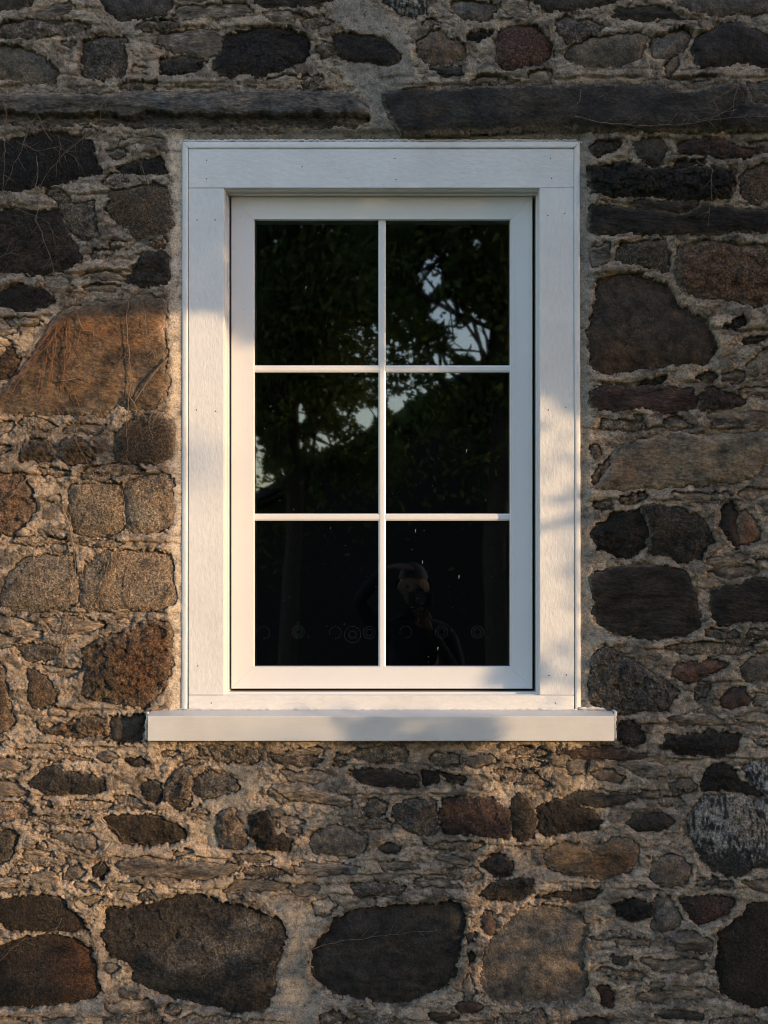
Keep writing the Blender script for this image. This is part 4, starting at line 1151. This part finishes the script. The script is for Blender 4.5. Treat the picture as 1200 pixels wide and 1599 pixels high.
VINES = [
 ('vine', 'dark vine threading straight down between the two upper tan stones', [[(118,660),(128,700),(150,740),(160,775)],[(160,640),(172,690),(176,735)],[(45,655),(30,700),(35,745)]], .0012),
 ('vine', 'dark wiry vine running down across the two lower tan stones', [[(160,845),(172,880),(165,920),(150,955)],[(186,858),(176,900),(160,945)],[(60,850),(55,890),(62,930)]], .0013),
 ('vine', 'crossed dark vine stems on the mortar at the lower left of the window', [[(108,955),(98,990),(104,1030),(95,1075)],[(128,960),(112,985),(92,1000)],[(20,960),(28,1000),(20,1030)]], .0012),
 ('vine', 'fine brown vine mesh over the black stone at the far upper left', [[(30,225),(60,240),(95,235),(130,255)],[(95,215),(98,250),(90,285)],[(0,300),(30,330),(70,345),(100,380)]], .0009),

 ('vine', 'thin grey dry vine hanging down the far left edge of the wall', [[(14,140),(13,240),(11,290),(5,318)],[(50,198),(40,235),(25,270),(12,300)]], .0011),
 ('vine', 'dry vine running down over the black stone at the upper left', [[(63,250),(63,290),(62,345),(75,385),(88,420),(98,450),(112,470)],[(0,405),(30,392)]], .0010),
 ('vine', 'forked dry twig crossing the left lintel slab', [[(85,225),(70,200),(62,185),(40,230)],[(175,160),(162,185),(155,225)],[(70,200),(95,185)]], .0012),
 ('vine', 'dry vine slanting across the black stone to the upper left', [[(150,205),(105,245),(75,280),(60,310)],[(105,245),(120,228)]], .0009),
 ('vine', 'long thin vine curving past the brown stone beside the upper trim', [[(215,232),(228,275),(242,310),(262,340),(270,352)],[(203,130),(203,200)]], .0009),
 ('vine', 'pair of bare vine stems down the brown stone near the trim', [[(203,465),(204,530),(208,590),(203,650),(203,715),(212,770)],[(228,463),(232,520),(244,565)],[(222,525),(208,535)]], .0013),
 ('vine', 'stout forked root curling up at the right end of the brown stone', [[(265,562),(250,580),(232,600),(216,632),(215,642)],[(200,612),(212,628),(216,640),(230,655),(240,665)]], .0022),
 ('vine_red', 'fan of red-brown tendrils spreading down to the left over the brown stone', [[(122,488),(85,520),(50,565),(20,610),(0,640)],[(118,492),(80,540),(40,590),(8,640)],[(110,500),(82,540),(78,570),(60,620)],[(84,515),(60,555),(30,600)],[(95,505),(90,560),(82,600),(65,645)],[(100,500),(70,530),(48,560)]], .0010),
 ('vine_red', 'bundle of reddish hair-thin tendrils in the middle of the brown stone', [[(110,500),(108,545),(105,590),(95,640)],[(112,505),(115,560),(104,600)],[(130,500),(128,545),(110,575)],[(128,525),(150,545)],[(88,540),(87,590),(80,625)],[(115,605),(130,640),(138,670),(165,720)]], .0009),
 ('vine', 'short broken twig with a curled pale tip on the brown stone', [[(122,490),(130,510),(138,522),(148,522),(152,534)],[(122,490),(112,503)],[(122,490),(128,468)]], .0016),
 ('vine', 'short dark stub of twig poking from the brown stone', [[(98,598),(115,597),(132,592),(148,596)]], .0018),
 ('vine', 'thin vine crossing the mortar above the rounded dark stone', [[(262,620),(245,645),(237,670),(242,695),(253,710)],[(250,648),(240,668)]], .0012),
 ('vine', 'dry vine wandering down the left wall between the tan stones', [[(105,790),(115,820),(122,880),(118,925),(108,960)],[(182,840),(178,890),(160,925),(140,950)],[(145,800),(135,840)]], .0013),
 ('vine', 'short vine stem lying on the tan stone beside the trim', [[(210,880),(203,900),(202,925),(210,945)],[(278,900),(265,935),(262,945)]], .0012),
 ('vine', 'dark vine creeping over the leftmost tan stones', [[(50,742),(22,780),(18,810),(22,830)],[(55,880),(20,930),(2,960)],[(40,690),(15,705),(0,720)]], .0011),
 ('vine', 'dry vine crossing the long mortar bed below the tan stones', [[(110,960),(108,1000),(85,1030)],[(135,955),(120,990),(95,1012)],[(75,1120),(72,1150),(60,1160)]], .0010),
 ('vine', 'bowed vine stem lying under the right lintel slab', [[(895,190),(935,200),(990,205),(1060,203),(1110,196),(1150,192),(1200,190)]], .0013),
 ('vine', 'bare branching twig hanging on the right end of the lintel', [[(1150,130),(1145,145),(1140,165),(1140,190)],[(1146,140),(1158,158)],[(1145,140),(1120,158),(1100,168)],[(1145,180),(1105,192),(1070,200)],[(1110,165),(1120,200)]], .0010),
 ('vine', 'short curly twig in the middle of the right lintel', [[(905,148),(900,168),(885,182)],[(930,162),(960,148)],[(1020,155),(1060,152)]], .0009),
 ('vine', 'thin vine strand down the dark blocks at the right edge', [[(1085,255),(1108,272),(1106,310),(1102,360)],[(1095,370),(1082,400),(1076,425)]], .0009),
 ('vine', 'single arched hair-thin stem across the big black stone below the sill', [[(440,1490),(480,1482),(530,1468),(600,1458),(660,1452),(690,1450)]], .0008),
 ('vine', 'short tangle of dry stems below the left end of the sill', [[(180,1310),(165,1340),(150,1365)],[(160,1275),(190,1300),(205,1318)],[(182,1365),(160,1400),(140,1425)]], .0012),
 ('vine', 'little wiry tangle clinging right under the sill', [[(300,1165),(308,1185),(302,1200),(312,1210)],[(330,1165),(340,1180),(352,1195),(348,1205)],[(378,1168),(392,1185),(384,1195)],[(385,1165),(400,1175)]], .0013),
 ('vine', 'thin stems lying across the dark boulders at the lower left', [[(0,1500),(20,1480),(45,1460)],[(100,1430),(88,1452)],[(290,1460),(262,1482),(250,1500)],[(350,1500),(320,1520)]], .0008),
]
for vi, (mt, lab, strs, r) in enumerate(VINES):
    m = MB()
    rv = random.Random(500 + vi)
    for k, p in enumerate(strs):
        strand(m, p, r * (1 if k == 0 else .8), seed=vi * 17 + k)
        for (a_, b_) in zip(p[:-1], p[1:]):
            L_ = math.hypot(b_[0] - a_[0], b_[1] - a_[1])
            for q in range(int(L_ / 24) + (rv.random() < .5)):
                t_ = rv.random()
                x_, y_ = a_[0] + (b_[0] - a_[0]) * t_, a_[1] + (b_[1] - a_[1]) * t_
                an = math.atan2(b_[1] - a_[1], b_[0] - a_[0]) + rv.choice((-1, 1)) * rv.uniform(.4, 1.1)
                ln = rv.uniform(8, 30)
                e_ = (x_ + math.cos(an) * ln, y_ + math.sin(an) * ln)
                if e_[0] < 272 or e_[0] > 922 or e_[1] < 205 or e_[1] > 1170:
                    strand(m, [(x_, y_), e_], r * .55, lift=.005, seed=q + k * 31 + vi, wob=2.5)
    o = m.build('dry_vine', M[mt], None, smooth=True)
    props(o, lab, 'vine', 'dry vines clinging to the stone wall')

# ------------------------------------------------------------------ BEHIND THE CAMERA: what the panes mirror
def mirror(px, py, dist):
    """place at distance dist in front of the wall that is seen mirrored at photo pixel (px,py)"""
    k = (D + dist) / D
    return Vector((CX + (WX(px) - CX) * k, -dist, CZ + (WZ(py) - CZ) * k))
def leaf_mesh(name, cents, size, mat, parent, seed):
    rg = np.random.default_rng(seed)
    n = len(cents)
    c = np.asarray(cents)
    a = rg.normal(size=(n, 3)); a /= np.linalg.norm(a, axis=1)[:, None]
    b_ = rg.normal(size=(n, 3)); b_ -= a * (a * b_).sum(1)[:, None]; b_ /= np.linalg.norm(b_, axis=1)[:, None]
    s_ = size * rg.uniform(.6, 1.3, size=(n, 1))
    V = np.stack([c - a * s_, c + b_ * s_ * .42, c + a * s_, c - b_ * s_ * .42], 1).reshape(-1, 3)
    Q = np.arange(n * 4).reshape(-1, 4)
    me_ = npmesh(name, V, Q, None, False)
    return link_mesh(name, me_, mat, parent)
def limb(m, p0, p1, r0, r1, seed, n=9, wob=.12):
    rr = random.Random(seed)
    p0, p1 = Vector(p0), Vector(p1)
    L_ = (p1 - p0).length
    pts = []
    o_ = Vector((0, 0, 0))
    for k in range(n + 1):
        t = k / n
        if 0 < k < n: o_ = o_ + Vector((rr.gauss(0, 1), rr.gauss(0, 1), rr.gauss(0, .6))) * wob * L_ / n
        pts.append(p0.lerp(p1, t) + o_ * math.sin(math.pi * min(t * 1.1, 1)))
    m.tube(pts, [r0 + (r1 - r0) * k / n for k in range(n + 1)], 8)
    return pts
# gaps of open sky in the crowns, as seen in the panes
GAPS = [(735, 525, 44, 38), (672, 430, 26, 34), (700, 480, 30, 26), (690, 400, 16, 14), (760, 540, 30, 22), (575, 650, 30, 20), (500, 690, 26, 14), (470, 650, 14, 22), (620, 630, 24, 20),
        (402, 720, 20, 50), (420, 770, 26, 26), (722, 590, 40, 16), (460, 695, 20, 12), (748, 380, 10, 12), (430, 640, 12, 12), (560, 430, 5, 8), (690, 560, 16, 14), (462, 360, 9, 12), (480, 440, 8, 10)]
def reflected_tree(label, base_px, dist, trunk_r, crown, n_leaf, seed, extra=()):
    b0_ = mirror(base_px, 1000, dist)
    root = empty('tree', (b0_.x, b0_.y, 0), label, 'tree', 'trees mirrored in the panes')
    m = MB()
    top = mirror(base_px + 6, 250, dist)
    tp = limb(m, (b0_.x, b0_.y, -.1), (top.x, top.y, top.z + 1.5), trunk_r, trunk_r * .45, seed, 14, .05)
    rr = random.Random(seed)
    twigs = []
    for k in range(26):
        s_ = tp[rr.randint(4, len(tp) - 1)]
        for _t in range(30):
            px, py = rr.uniform(crown[0], crown[1]), rr.uniform(crown[2], crown[3])
            if all(((px - g[0]) / g[2]) ** 2 + ((py - g[1]) / g[3]) ** 2 > 1.3 for g in GAPS): break
        e = mirror(px, py, dist + rr.uniform(-1.3, 1.3))
        lp = limb(m, s_, e, trunk_r * .22, .012, seed + k, 8, .25)
        twigs += lp[2:]
        for q_ in range(4):
            e2 = lp[rr.randint(3, 8)] + Vector((rr.gauss(0, .5), rr.gauss(0, .4), rr.gauss(-.1, .4)))
            l2 = limb(m, lp[rr.randint(2, 7)], e2, .018, .005, seed + k * 7 + q_, 5, .3)
            twigs += l2[1:]
    m.build('trunk', M['bark'], root, smooth=True)
    cents = []
    while len(cents) < n_leaf:
        tw = twigs[rr.randrange(len(twigs))]
        c = tw + Vector((rr.gauss(0, .22), rr.gauss(0, .22), rr.gauss(-.05, .24)))
        k = (D + -c.y) / D
        px = 600 + ((c.x - CX) / k + CX) / S; py = 1599 - ((c.z - CZ) / k + CZ - .5) / S
        keep = True
        for (gx_, gy_, gw, gh) in GAPS:
            wv_ = 1 + .55 * math.sin(px * .31 + gy_) * math.sin(py * .27 + gx_) + .35 * math.sin(px * .13 - py * .11)
            q_ = (((px - gx_) / gw) ** 2 + ((py - gy_) / gh) ** 2) * wv_ * 1.5
            if q_ < 1 and rr.random() < .97: keep = False
        if keep: cents.append(tuple(c))
    for (x0_, x1_, y0_, y1_, n_) in extra:
        cl = [(rr.uniform(x0_, x1_), rr.uniform(y0_, y1_), rr.uniform(10, 26)) for _ in range(34)]
        for _ in range(n_):
            c_ = cl[rr.randrange(len(cl))]
            px, py = rr.gauss(c_[0], c_[2]), rr.gauss(c_[1], c_[2] * .8)
            if any(((px - g[0]) / g[2]) ** 2 + ((py - g[1]) / g[3]) ** 2 < .55 for g in GAPS): continue
            cents.append(tuple(mirror(px, py, dist + rr.uniform(-1, 1))))
    leaf_mesh('crown', cents, .055, M['leaf'], root, seed)
reflected_tree('leafy tree with its trunk at the right of the mirrored view', 782, 11.0, .13, (560, 860, 200, 560), 26000, 11)
reflected_tree('leafy tree with its trunk at the left of the mirrored view', 446, 12.5, .11, (340, 640, 200, 640), 26000, 23)
reflected_tree('further leafy tree drooping low at the far left of the mirrored view', 350, 14.5, .15, (360, 560, 300, 780), 9000, 37, ((385, 610, 590, 760, 7000), (620, 780, 350, 470, 2500)))

# the house across the lawn: a gable roof that climbs to the right
hr = empty('house', (4.0, -26, 0), 'dark house across the lawn with a long sloping roof', 'house')
e0, e1 = mirror(380, 795, 24), mirror(770, 568, 24)
slope = (e1.z - e0.z) / (e1.x - e0.x)
rx = e1.x + 3.0; rz = e1.z + 3.0 * slope
lx = e0.x - 3.2; lz = e0.z - 3.2 * slope
m = MB()
m.add([(lx + .4, -24.4, 0), (2 * rx - lx - .4, -24.4, 0), (2 * rx - lx - .4, -24.4, lz + .1), (rx, -24.4, rz - .2), (lx + .4, -24.4, lz + .1),
       (lx + .4, -33, 0), (2 * rx - lx - .4, -33, 0), (2 * rx - lx - .4, -33, lz + .1), (rx, -33, rz - .2), (lx + .4, -33, lz + .1)],
      [(0, 1, 2, 3, 4), (9, 8, 7, 6, 5), (0, 5, 6, 1), (1, 6, 7, 2), (0, 4, 9, 5), (4, 3, 8, 9), (3, 2, 7, 8)])
m.build('wall', M['siding'], hr)
for sg in (-1, 1):
    m = MB()
    xa = lx if sg < 0 else 2 * rx - lx
    m.add([(xa, -24, lz), (rx, -24, rz), (rx, -33.5, rz), (xa, -33.5, lz), (xa, -24, lz + .18), (rx, -24, rz + .18), (rx, -33.5, rz + .18), (xa, -33.5, lz + .18)],
          [(0, 1, 2, 3), (7, 6, 5, 4), (0, 4, 5, 1), (1, 5, 6, 2), (2, 6, 7, 3), (3, 7, 4, 0)])
    m.build('roof', M['roofing'], hr)
for xw in (-1.5, 1.5, 4.5):
    m = MB(); m.box(xw, xw + .9, -24.43, -24.39, 1.0, 2.2)
    m.build('window_pane', M['gasket'], hr)
m = MB(); m.box(6.5, 7.4, -24.45, -24.39, 0, 2.05); m.build('door', M['roofing'], hr)

rr = random.Random(177)
sc_ = []
for _ in range(5200):
    px_ = rr.uniform(560, 860)
    line = np.interp(px_, [400, 690, 760, 860], [782, 615, 590, 565])
    sc_.append(tuple(mirror(px_, line + abs(rr.gauss(0, 26)) - 10 - 8 * math.sin(px_ * .11) - 5 * math.sin(px_ * .29), 21 + rr.uniform(-.8, .8))))
ts = empty('tree', (3.6, -21, 0), 'rounded tree in front of the mirrored roof slope', 'tree', 'trees mirrored in the panes')
leaf_mesh('crown', sc_, .10, M['leaf'], ts, 6)
m = MB(); limb(m, (1.6, -21, -.1), (1.5, -21, 4.2), .12, .05, 5); m.build('trunk', M['bark'], ts, smooth=True)

# hedge closing the view to the left of the house
rr = random.Random(77)
hc = [(rr.uniform(-16, -4.3), rr.uniform(-27, -25), rr.uniform(0, 2.6)) for _ in range(14000)]
hd = empty('hedge', (-10, -26, 0), 'dark leafy hedge across the lawn beside the house', 'hedge')
leaf_mesh('foliage', hc, .12, M['leaf'], hd, 5)
m = MB(); m.box(-16, -4.5, -26.6, -25.4, 0, 2.2); m.build('twig_mass', M['bark'], hd)

# unseen belt of trees, added to keep the low sun off the back lawn
belt = empty('sun_block_trees', (11, -18, 0), 'added belt of trees blocking the low sun from the lawn', 'trees')
rr = random.Random(31)
bc = [(rr.uniform(9, 12.5), -7.9 - rr.random() ** .8 * 34, rr.uniform(.1, 4.0 + rr.random() * 1.0)) for _ in range(30000)]
leaf_mesh('crown', bc, .20, M['leaf'], belt, 15)
for k in range(9):
    m = MB(); limb(m, (10.7 + rr.gauss(0, .5), -9.5 - k * 3.6, -.1), (10.7 + rr.gauss(0, .5), -9.5 - k * 3.6, 5), .17, .06, 60 + k, 10, .06)
    m.build('trunk', M['bark'], belt, smooth=True)

# ------------------------------------------------------------------ SHADE TREE off to the right, between the low sun and the wall
def lit(px, py):
    """how much sun reaches the wall there (1 = open sky between the branches)"""
    top = np.interp(px, [-400, 0, 150, 300, 352, 420, 600, 760, 830, 905], [522, 512, 505, 494, 493, 525, 548, 575, 605, 640])
    L_ = sstep(py, top - 4, top + 8)
    L_ = L_ * (1 - sstep(px, 905, 932) * 1.0)
    L_ = L_ * (1 - .28 * sstep(px, 790, 850) * (1 - sstep(py, 1090, 1110)))
    L_ = L_ * (1 - .72 * sstep(py, 1430, 1590))
    blot = sstep(px, 440, 500) * (1 - sstep(px, 700, 745)) * sstep(py, 1108, 1128)
    L_ = L_ * (1 - .97 * blot)
    mid = sstep(px, 290, 350) * (1 - sstep(px, 400, 470)) * sstep(py, 1215, 1260)
    L_ = L_ * (1 - .4 * mid)
    low = sstep(px, 740, 760) * sstep(py, 1265, 1320)
    L_ = L_ * (1 - .6 * low)
    return L_
shade = empty('tree', (3.9, -2.2, 0), 'broad leafy tree shading the right part of the wall', 'tree', 'shade trees right of the window')
rr = random.Random(99)
N_ = 62000
rg = np.random.default_rng(3)
px = rg.uniform(-380, 1620, N_); py = rg.uniform(-480, 1850, N_)
Lt = lit(px, py)
lam = np.where(Lt > .985, 0, -np.log(np.clip(Lt, .008, 1)))
keep = rg.uniform(0, 4.8, N_) < lam
near = np.zeros(N_, bool)
px, py = px[keep], py[keep]
# keep leaves whose disc would spill over the open places out of them
ok = np.ones(len(px), bool)
for (dx_, dy_) in ((-20, 0), (20, 0), (0, -15), (0, 15)):
    ok &= (lit(px + dx_, py + dy_) < .93) | (lit(px, py) > .12) | (rg.uniform(size=len(px)) < .10)
px, py = px[ok], py[ok]
tdist = rg.uniform(3.2, 4.5, len(px))
Sv = np.array(SUN)
P0 = np.stack([(px - 600) * S, np.zeros(len(px)), (1599 - py) * S + .5], -1)
cen = P0 + Sv[None, :] * tdist[:, None]
sel = cen[:, 2] > .05
cen = cen[sel]
leaf_mesh('crown', cen, .036, M['leaf'], shade, 8)
m = MB()
tb = Vector(((1150 - 600) * S, 0, 0)) + SUN * 4.0
limb(m, (tb.x, tb.y, -.1), (tb.x + .1, tb.y, 4.6), .12, .06, 4, 12, .05)
for k in range(9):
    e = cen[rr.randrange(len(cen))]
    if e[2] > 2.9: limb(m, (tb.x + .03, tb.y, rr.uniform(1.8, 3.2)), tuple(e), .035, .008, 40 + k, 8, .2)
m.build('trunk', M['bark'], shade, smooth=True)

# ------------------------------------------------------------------ THE PHOTOGRAPHER, mirrored faintly in the lower right pane
person = empty('person', (CX, -3.72, 0), 'photographer in dark clothes with a hand raised, mirrored in the lower right pane', 'person')
skin = simple('skin', (0.10, 0.058, 0.042), 0.6, var=.06)
cloth = simple('dark_cloth', (0.010, 0.011, 0.014), 0.9)
jeans = simple('dark_trousers', (0.02, 0.022, 0.03), 0.9)
hairm = simple('dark_hair', (0.02, 0.015, 0.012), 0.6)
def skinned(name, joints, edges, mat, parent, root=0, sub=2):
    me_ = bpy.data.meshes.new(name)
    me_.from_pydata([j[:3] for j in joints], edges, [])
    o = bpy.data.objects.new(name, me_)
    COL.objects.link(o)
    o.parent = parent
    o.location = -parent.location
    sk = o.modifiers.new('skin', 'SKIN')
    for i, j in enumerate(joints):
        v = me_.skin_vertices[0].data[i]
        v.radius = (j[3], j[4] if len(j) > 4 else j[3])
        v.use_root = (i == root)
    sb_ = o.modifiers.new('sub', 'SUBSURF'); sb_.levels = sub; sb_.render_levels = sub
    me_.materials.append(mat)
    return o
X_, Y_ = CX - .01, -3.76
J = [(X_, Y_, .92, .15, .11), (X_, Y_, 1.10, .13, .10), (X_, Y_, 1.28, .15, .11), (X_, Y_ + .01, 1.385, .085, .07), (X_, Y_ + .02, 1.44, .052, .052), (X_, Y_ + .04, 1.49, .05, .05),
     (X_ - .10, Y_, .86, .088, .088), (X_ - .12, Y_ + .03, .48, .058, .058), (X_ - .13, Y_, .10, .042, .042), (X_ - .13, Y_ + .13, .045, .038, .035),
     (X_ + .10, Y_, .86, .088, .088), (X_ + .13, Y_ + .02, .48, .058, .058), (X_ + .15, Y_, .10, .042, .042), (X_ + .16, Y_ + .13, .045, .038, .035),
     (X_ - .19, Y_, 1.35, .056, .056), (X_ - .30, Y_ + .10, 1.52, .043, .043), (X_ - .15, Y_ + .14, 1.70, .028, .028),
     (X_ + .19, Y_, 1.34, .056, .056), (X_ + .25, Y_ + .08, 1.10, .043, .043), (X_ + .09, Y_ + .17, 1.36, .028, .028)]
E = [(0, 1), (1, 2), (2, 3), (3, 4), (4, 5), (0, 6), (6, 7), (7, 8), (8, 9), (0, 10), (10, 11), (11, 12), (12, 13), (3, 14), (14, 15), (15, 16), (3, 17), (17, 18), (18, 19)]
skinned('body', J, E, cloth, person)
# head: sculpted from a sphere
def head_mesh():
    V, F = [], []
    nu, nv = 28, 20
    c = Vector((X_, Y_ + .07, 1.60))
    for j in range(nv + 1):
        th = math.pi * j / nv
        for i in range(nu):
            ph = 2 * math.pi * i / nu
            x, y, z = math.sin(th) * math.sin(ph), math.sin(th) * math.cos(ph), math.cos(th)
            sx, sy, sz = .075, .095, .115
            if z < 0: sx *= 1 + .28 * z; sy *= 1 + .16 * z
            px_, py_, pz_ = x * sx, y * sy, z * sz
            if y > .5:
                f = math.exp(-(x / .16) ** 2)
                py_ += .026 * f * math.exp(-((z + .18) / .16) ** 2)                    # nose
                py_ += .008 * math.exp(-(x / .4) ** 2) * math.exp(-((z + .50) / .07) ** 2)  # lips
                py_ += .010 * math.exp(-(x / .3) ** 2) * math.exp(-((z + .80) / .12) ** 2)  # chin
                py_ -= .012 * math.exp(-((abs(x) - .33) / .16) ** 2) * math.exp(-((z - .04) / .12) ** 2)  # eye sockets
            if abs(x) > .85 and abs(z) < .3: px_ *= 1.12                          # ears
            V.append(tuple(c + Vector((px_, py_, pz_))))
    for j in range(nv):
        for i in range(nu):
            F.append((j * nu + i, (j + 1) * nu + i, (j + 1) * nu + (i + 1) % nu, j * nu + (i + 1) % nu))
    o = pymesh('head', V, F, skin, person, True)
    V2 = []
    for v in V:
        d_ = Vector(v) - c
        V2.append(tuple(c + d_ * 1.10 + Vector((0, -.012, .010))))
    F2 = [f for f in F if sum(V[i][2] - c.z for i in f) / 4 > .035 or (sum(V[i][1] - c.y for i in f) / 4 < -.005 and sum(V[i][2] - c.z for i in f) / 4 > -.07)]
    pymesh('hair', V2, F2, hairm, o, True)
    for sx in (-.03, .03):
        mm = MB(); p = c + Vector((sx, .079, .004)); mm.tube([p, p + Vector((0, .008, 0))], [.010, .004], 8)
        e_ = mm.build('eye', M['gasket'], person)
    return o
head_mesh()
def hand(wrist, direc, side, curl):
    w_ = Vector(wrist); d_ = Vector(direc).normalized(); s_ = Vector(side).normalized(); n_ = d_.cross(s_)
    pts = [tuple(w_) + (.024, .018), tuple(w_ + d_ * .045) + (.034, .016), tuple(w_ + d_ * .085) + (.036, .014)]
    skinned('palm', pts, [(0, 1), (1, 2)], skin, person)
    for k in range(4):
        b_ = w_ + d_ * .082 + s_ * (-.028 + .019 * k)
        ln = (.068, .078, .074, .058)[k]
        q1 = b_ + d_ * ln * .45; q2 = q1 + (d_ + n_ * curl).normalized() * ln * .3; q3 = q2 + (d_ * .6 + n_ * curl * 1.6).normalized() * ln * .25
        skinned('finger', [tuple(b_ - d_ * .02) + (.009,), tuple(q1) + (.0085,), tuple(q2) + (.008,), tuple(q3) + (.007,)], [(0, 1), (1, 2), (2, 3)], skin, person, sub=1)
    b_ = w_ + d_ * .03 - s_ * .024
    skinned('thumb', [tuple(b_) + (.012,), tuple(b_ + (d_ - s_ * .9).normalized() * .035) + (.010,), tuple(b_ + (d_ * 1.3 - s_ * .5).normalized() * .06) + (.009,)], [(0, 1), (1, 2)], skin, person, sub=1)
hand((X_ - .15, Y_ + .14, 1.70), (1, .15, .12), (0, .9, -.3), -.5)
hand((X_ + .09, Y_ + .17, 1.36), (-.5, .3, 1), (1, 0, .3), .6)
m = MB()
cb = Vector((X_ + .035, Y_ + .215, 1.535))
m.box(cb.x - .065, cb.x + .065, cb.y - .03, cb.y + .0, cb.z - .045, cb.z + .04)
m.box(cb.x - .022, cb.x + .022, cb.y - .03, cb.y - .002, cb.z + .04, cb.z + .06)
cbo = m.build('handheld_camera', M['gasket'], None, bevel=.004)
props(cbo, 'small black camera held up by the photographer', 'camera')
m = MB(); m.tube([cb + Vector((0, 0, 0)), cb + Vector((0, .03, 0))], [.03, .028], 20)
lo = m.build('lens', M['roofing'], cbo)
